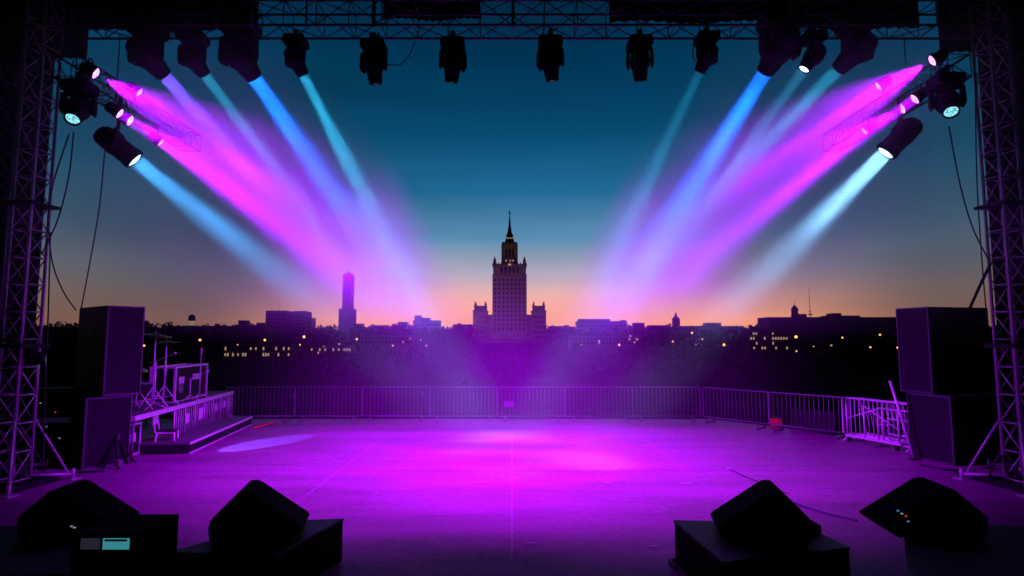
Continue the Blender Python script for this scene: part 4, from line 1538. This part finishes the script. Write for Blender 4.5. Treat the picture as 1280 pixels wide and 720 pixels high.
# rack with display in front of the outer left block
t = thing('rack_case', 'black rack case with a small lit cyan display at the lower left', 'rack', (P(132, 680, 5.35).x, 5.35, 0), 0)
zc = P(132, 679, 5.35).z
MB().box((0, -.0 + .3, (zc + .08) / 2), (.62, .6, zc + .08)).build('case', 'cloth', t, .01)
MB().box((0, -.006, zc), (.47, .014, .13)).build('panel', 'blackmetal', t, .003)
sc_ = MB().box((.105, -.016, zc), (.235, .01, .095)).build('display', 'screen', t)
MB().box((.105, -.0225, zc + .032), (.2, .003, .018)).build('text_line', 'screentext', sc_)
MB().box((-.125, -.016, zc), (.17, .01, .095)).build('dim_display', 'screendark', t)


# ------------------------------------------------------------------ cables
def cable(label, pts, r=.012, mt='cable', name='cable'):
    # Catmull-Rom through the points
    pts = [Vector(p) for p in pts]
    out = []
    for i in range(len(pts) - 1):
        p0, p1, p2, p3 = pts[max(i - 1, 0)], pts[i], pts[i + 1], pts[min(i + 2, len(pts) - 1)]
        for k in range(8):
            s = k / 8
            out.append(.5 * ((2 * p1) + (p2 - p0) * s + (2 * p0 - 5 * p1 + 4 * p2 - p3) * s * s + (3 * p1 - p0 - 3 * p2 + p3) * s ** 3))
    out.append(pts[-1])
    return tag(MB().path(out, r, 6).build(name, mt), label, 'cable')


cable('thin black cable in a long bend from left side truss to left loudspeaker', [P(86, 168, 10.2), P(62, 250, 10.6), P(64, 320, 11.2), P(78, 362, 12), P(95, 388, 12.4)], .013)
cable('thin black cable crossing the long bend beside the left tower', [P(92, 165, 10.1), P(86, 220, 10.2), P(72, 275, 10.3), P(52, 318, 10.5)], .012)
cable('straight thin black cable hanging from the left profile spot to the loudspeaker', [P(131, 188, 10.5), P(124, 260, 11.2), P(112, 330, 11.9), P(101, 388, 12.4)], .012)
cable('thin cable dropping straight beside the left tower to the floor', [P(63, 290, 10.6), P(60, 400, 10.7), P(56, 500, 10.7), P(54, 590, 10.7)], .012)
cable('thin black cable curving from the right side truss to the right tower', [P(1186, 158, 10), P(1200, 230, 10.3), P(1216, 285, 10.5), P(1236, 325, 10.6)], .013)
cable('thin black cable hanging straight beside the right tower', [P(1219, 90, 10.4), P(1221, 220, 10.5), P(1227, 320, 11), P(1233, 392, 11.6)], .012)
cable('black stay bar running down from the right tower to the loudspeaker', [P(1238, 330, 10.7), P(1225, 357, 11.2), P(1212, 386, 12.2)], .03)
cable('thin cable looping from the left unlit head along the truss', [P(484, 80, 10.75), P(500, 81, 10.75), P(512, 68, 10.8), P(519, 52, 10.9)], .01)
cable('dark cable drooping below the top truss beside the right white lens head', [P(868, 50, 10.7), P(866, 70, 10.7), P(872, 78, 10.7)], .012)
fl = lambda u, v, z=.015: (lambda q: Vector((q.x, q.y, z)))(G(u, v))
cable('blue cable lying on the floor behind the right wedges', [fl(975, 622), fl(1005, 634), fl(1035, 643), fl(1072, 652)], .010, 'bluecable')
cable('dark cable crossing the floor from the right line towards the wedges', [fl(912, 587), fl(930, 596), fl(955, 606), fl(985, 618)], .007)
cable('black cable bundle along the floor before the right subwoofer', [fl(1150, 582), fl(1180, 588), fl(1215, 590), fl(1240, 600), fl(1290, 603)], .03)
cable('thick black cable curling on the floor at the right tower foot', [fl(1195, 592), fl(1220, 598), fl(1250, 596), fl(1275, 588), fl(1295, 594)], .035)
cable('black cable looping up beside the right tower base', [fl(1235, 600), P(1243, 580, 10.5), P(1252, 570, 10.4), P(1258, 588, 10.4), fl(1270, 602)], .02)
cable('black cable along the floor from the left tower to the subwoofer', [fl(20, 605), fl(60, 596), fl(95, 592), fl(130, 590)], .025)
cable('thick black cable lying on the floor in front of the left tower', [fl(-10, 622), fl(30, 612), fl(55, 603), fl(80, 594)], .03)
cable('black cable from the near floor up to the inner right block', [fl(846, 712), fl(838, 704), fl(852, 700)], .03)
# small bits of tape on the floor
for i, (u, v, lab) in enumerate(((603, 604, 'tiny white tape mark on the left half of the floor'), (760, 604, 'tiny white tape mark right of the centre line'), (859, 605, 'tiny white tape mark near the right diagonal line'),
                                 (769, 585, 'white tape scrap lying on the bright cross line'), (912, 586, 'white tape mark at the start of the dark cable'), (622, 585, 'white tape scrap on the cross line left of centre'),
                                 (817, 684, 'tiny pale tape mark beside the inner right block'), (664, 680, 'faint blue tape mark low at the centre of the floor'))):
    q = G(u, v)
    tag(MB().box((0, 0, 0), (.09 + .05 * (i % 3), .03, .004)).build('tape_mark', 'white', None, 0, (q.x, q.y, .014)), lab, 'tape mark')
# dimmer rack and LED screen edge at the far left
t = thing('dimmer_rack', 'dark dimmer rack with tiny lamps standing behind the left tower', 'rack', (-9.95, 12.6, 0), R(8))
MB().box((0, .3, .8), (.8, .6, 1.6)).build('cabinet', 'cabinet', t, .01)
for k, (x, z, mt) in enumerate(((-.2, 1.3, 'led_white'), (.1, 1.1, 'led_red'), (-.05, .8, 'led_blue'), (.22, .55, 'led_white'), (-.3, .4, 'led_red'))):
    MB().box((x, -.005, z), (.03, .012, .02)).build('indicator', mt, t)

# ------------------------------------------------------------------ render settings
scene.view_settings.view_transform = 'Standard'
scene.view_settings.look = 'None'
scene.view_settings.exposure = 0
scene.view_settings.gamma = 1
scene.render.engine = 'CYCLES'
cy = scene.cycles
cy.use_denoising = True
try:
    cy.denoiser = 'OPENIMAGEDENOISE'
except Exception:
    pass
cy.use_light_tree = True
cy.max_bounces = 5
cy.diffuse_bounces = 2
cy.glossy_bounces = 2
cy.transmission_bounces = 2
cy.volume_bounces = 1
cy.use_adaptive_sampling = True
cy.adaptive_threshold = 0.01
cy.sample_clamp_indirect = 4
cy.caustics_reflective = False
cy.caustics_refractive = False
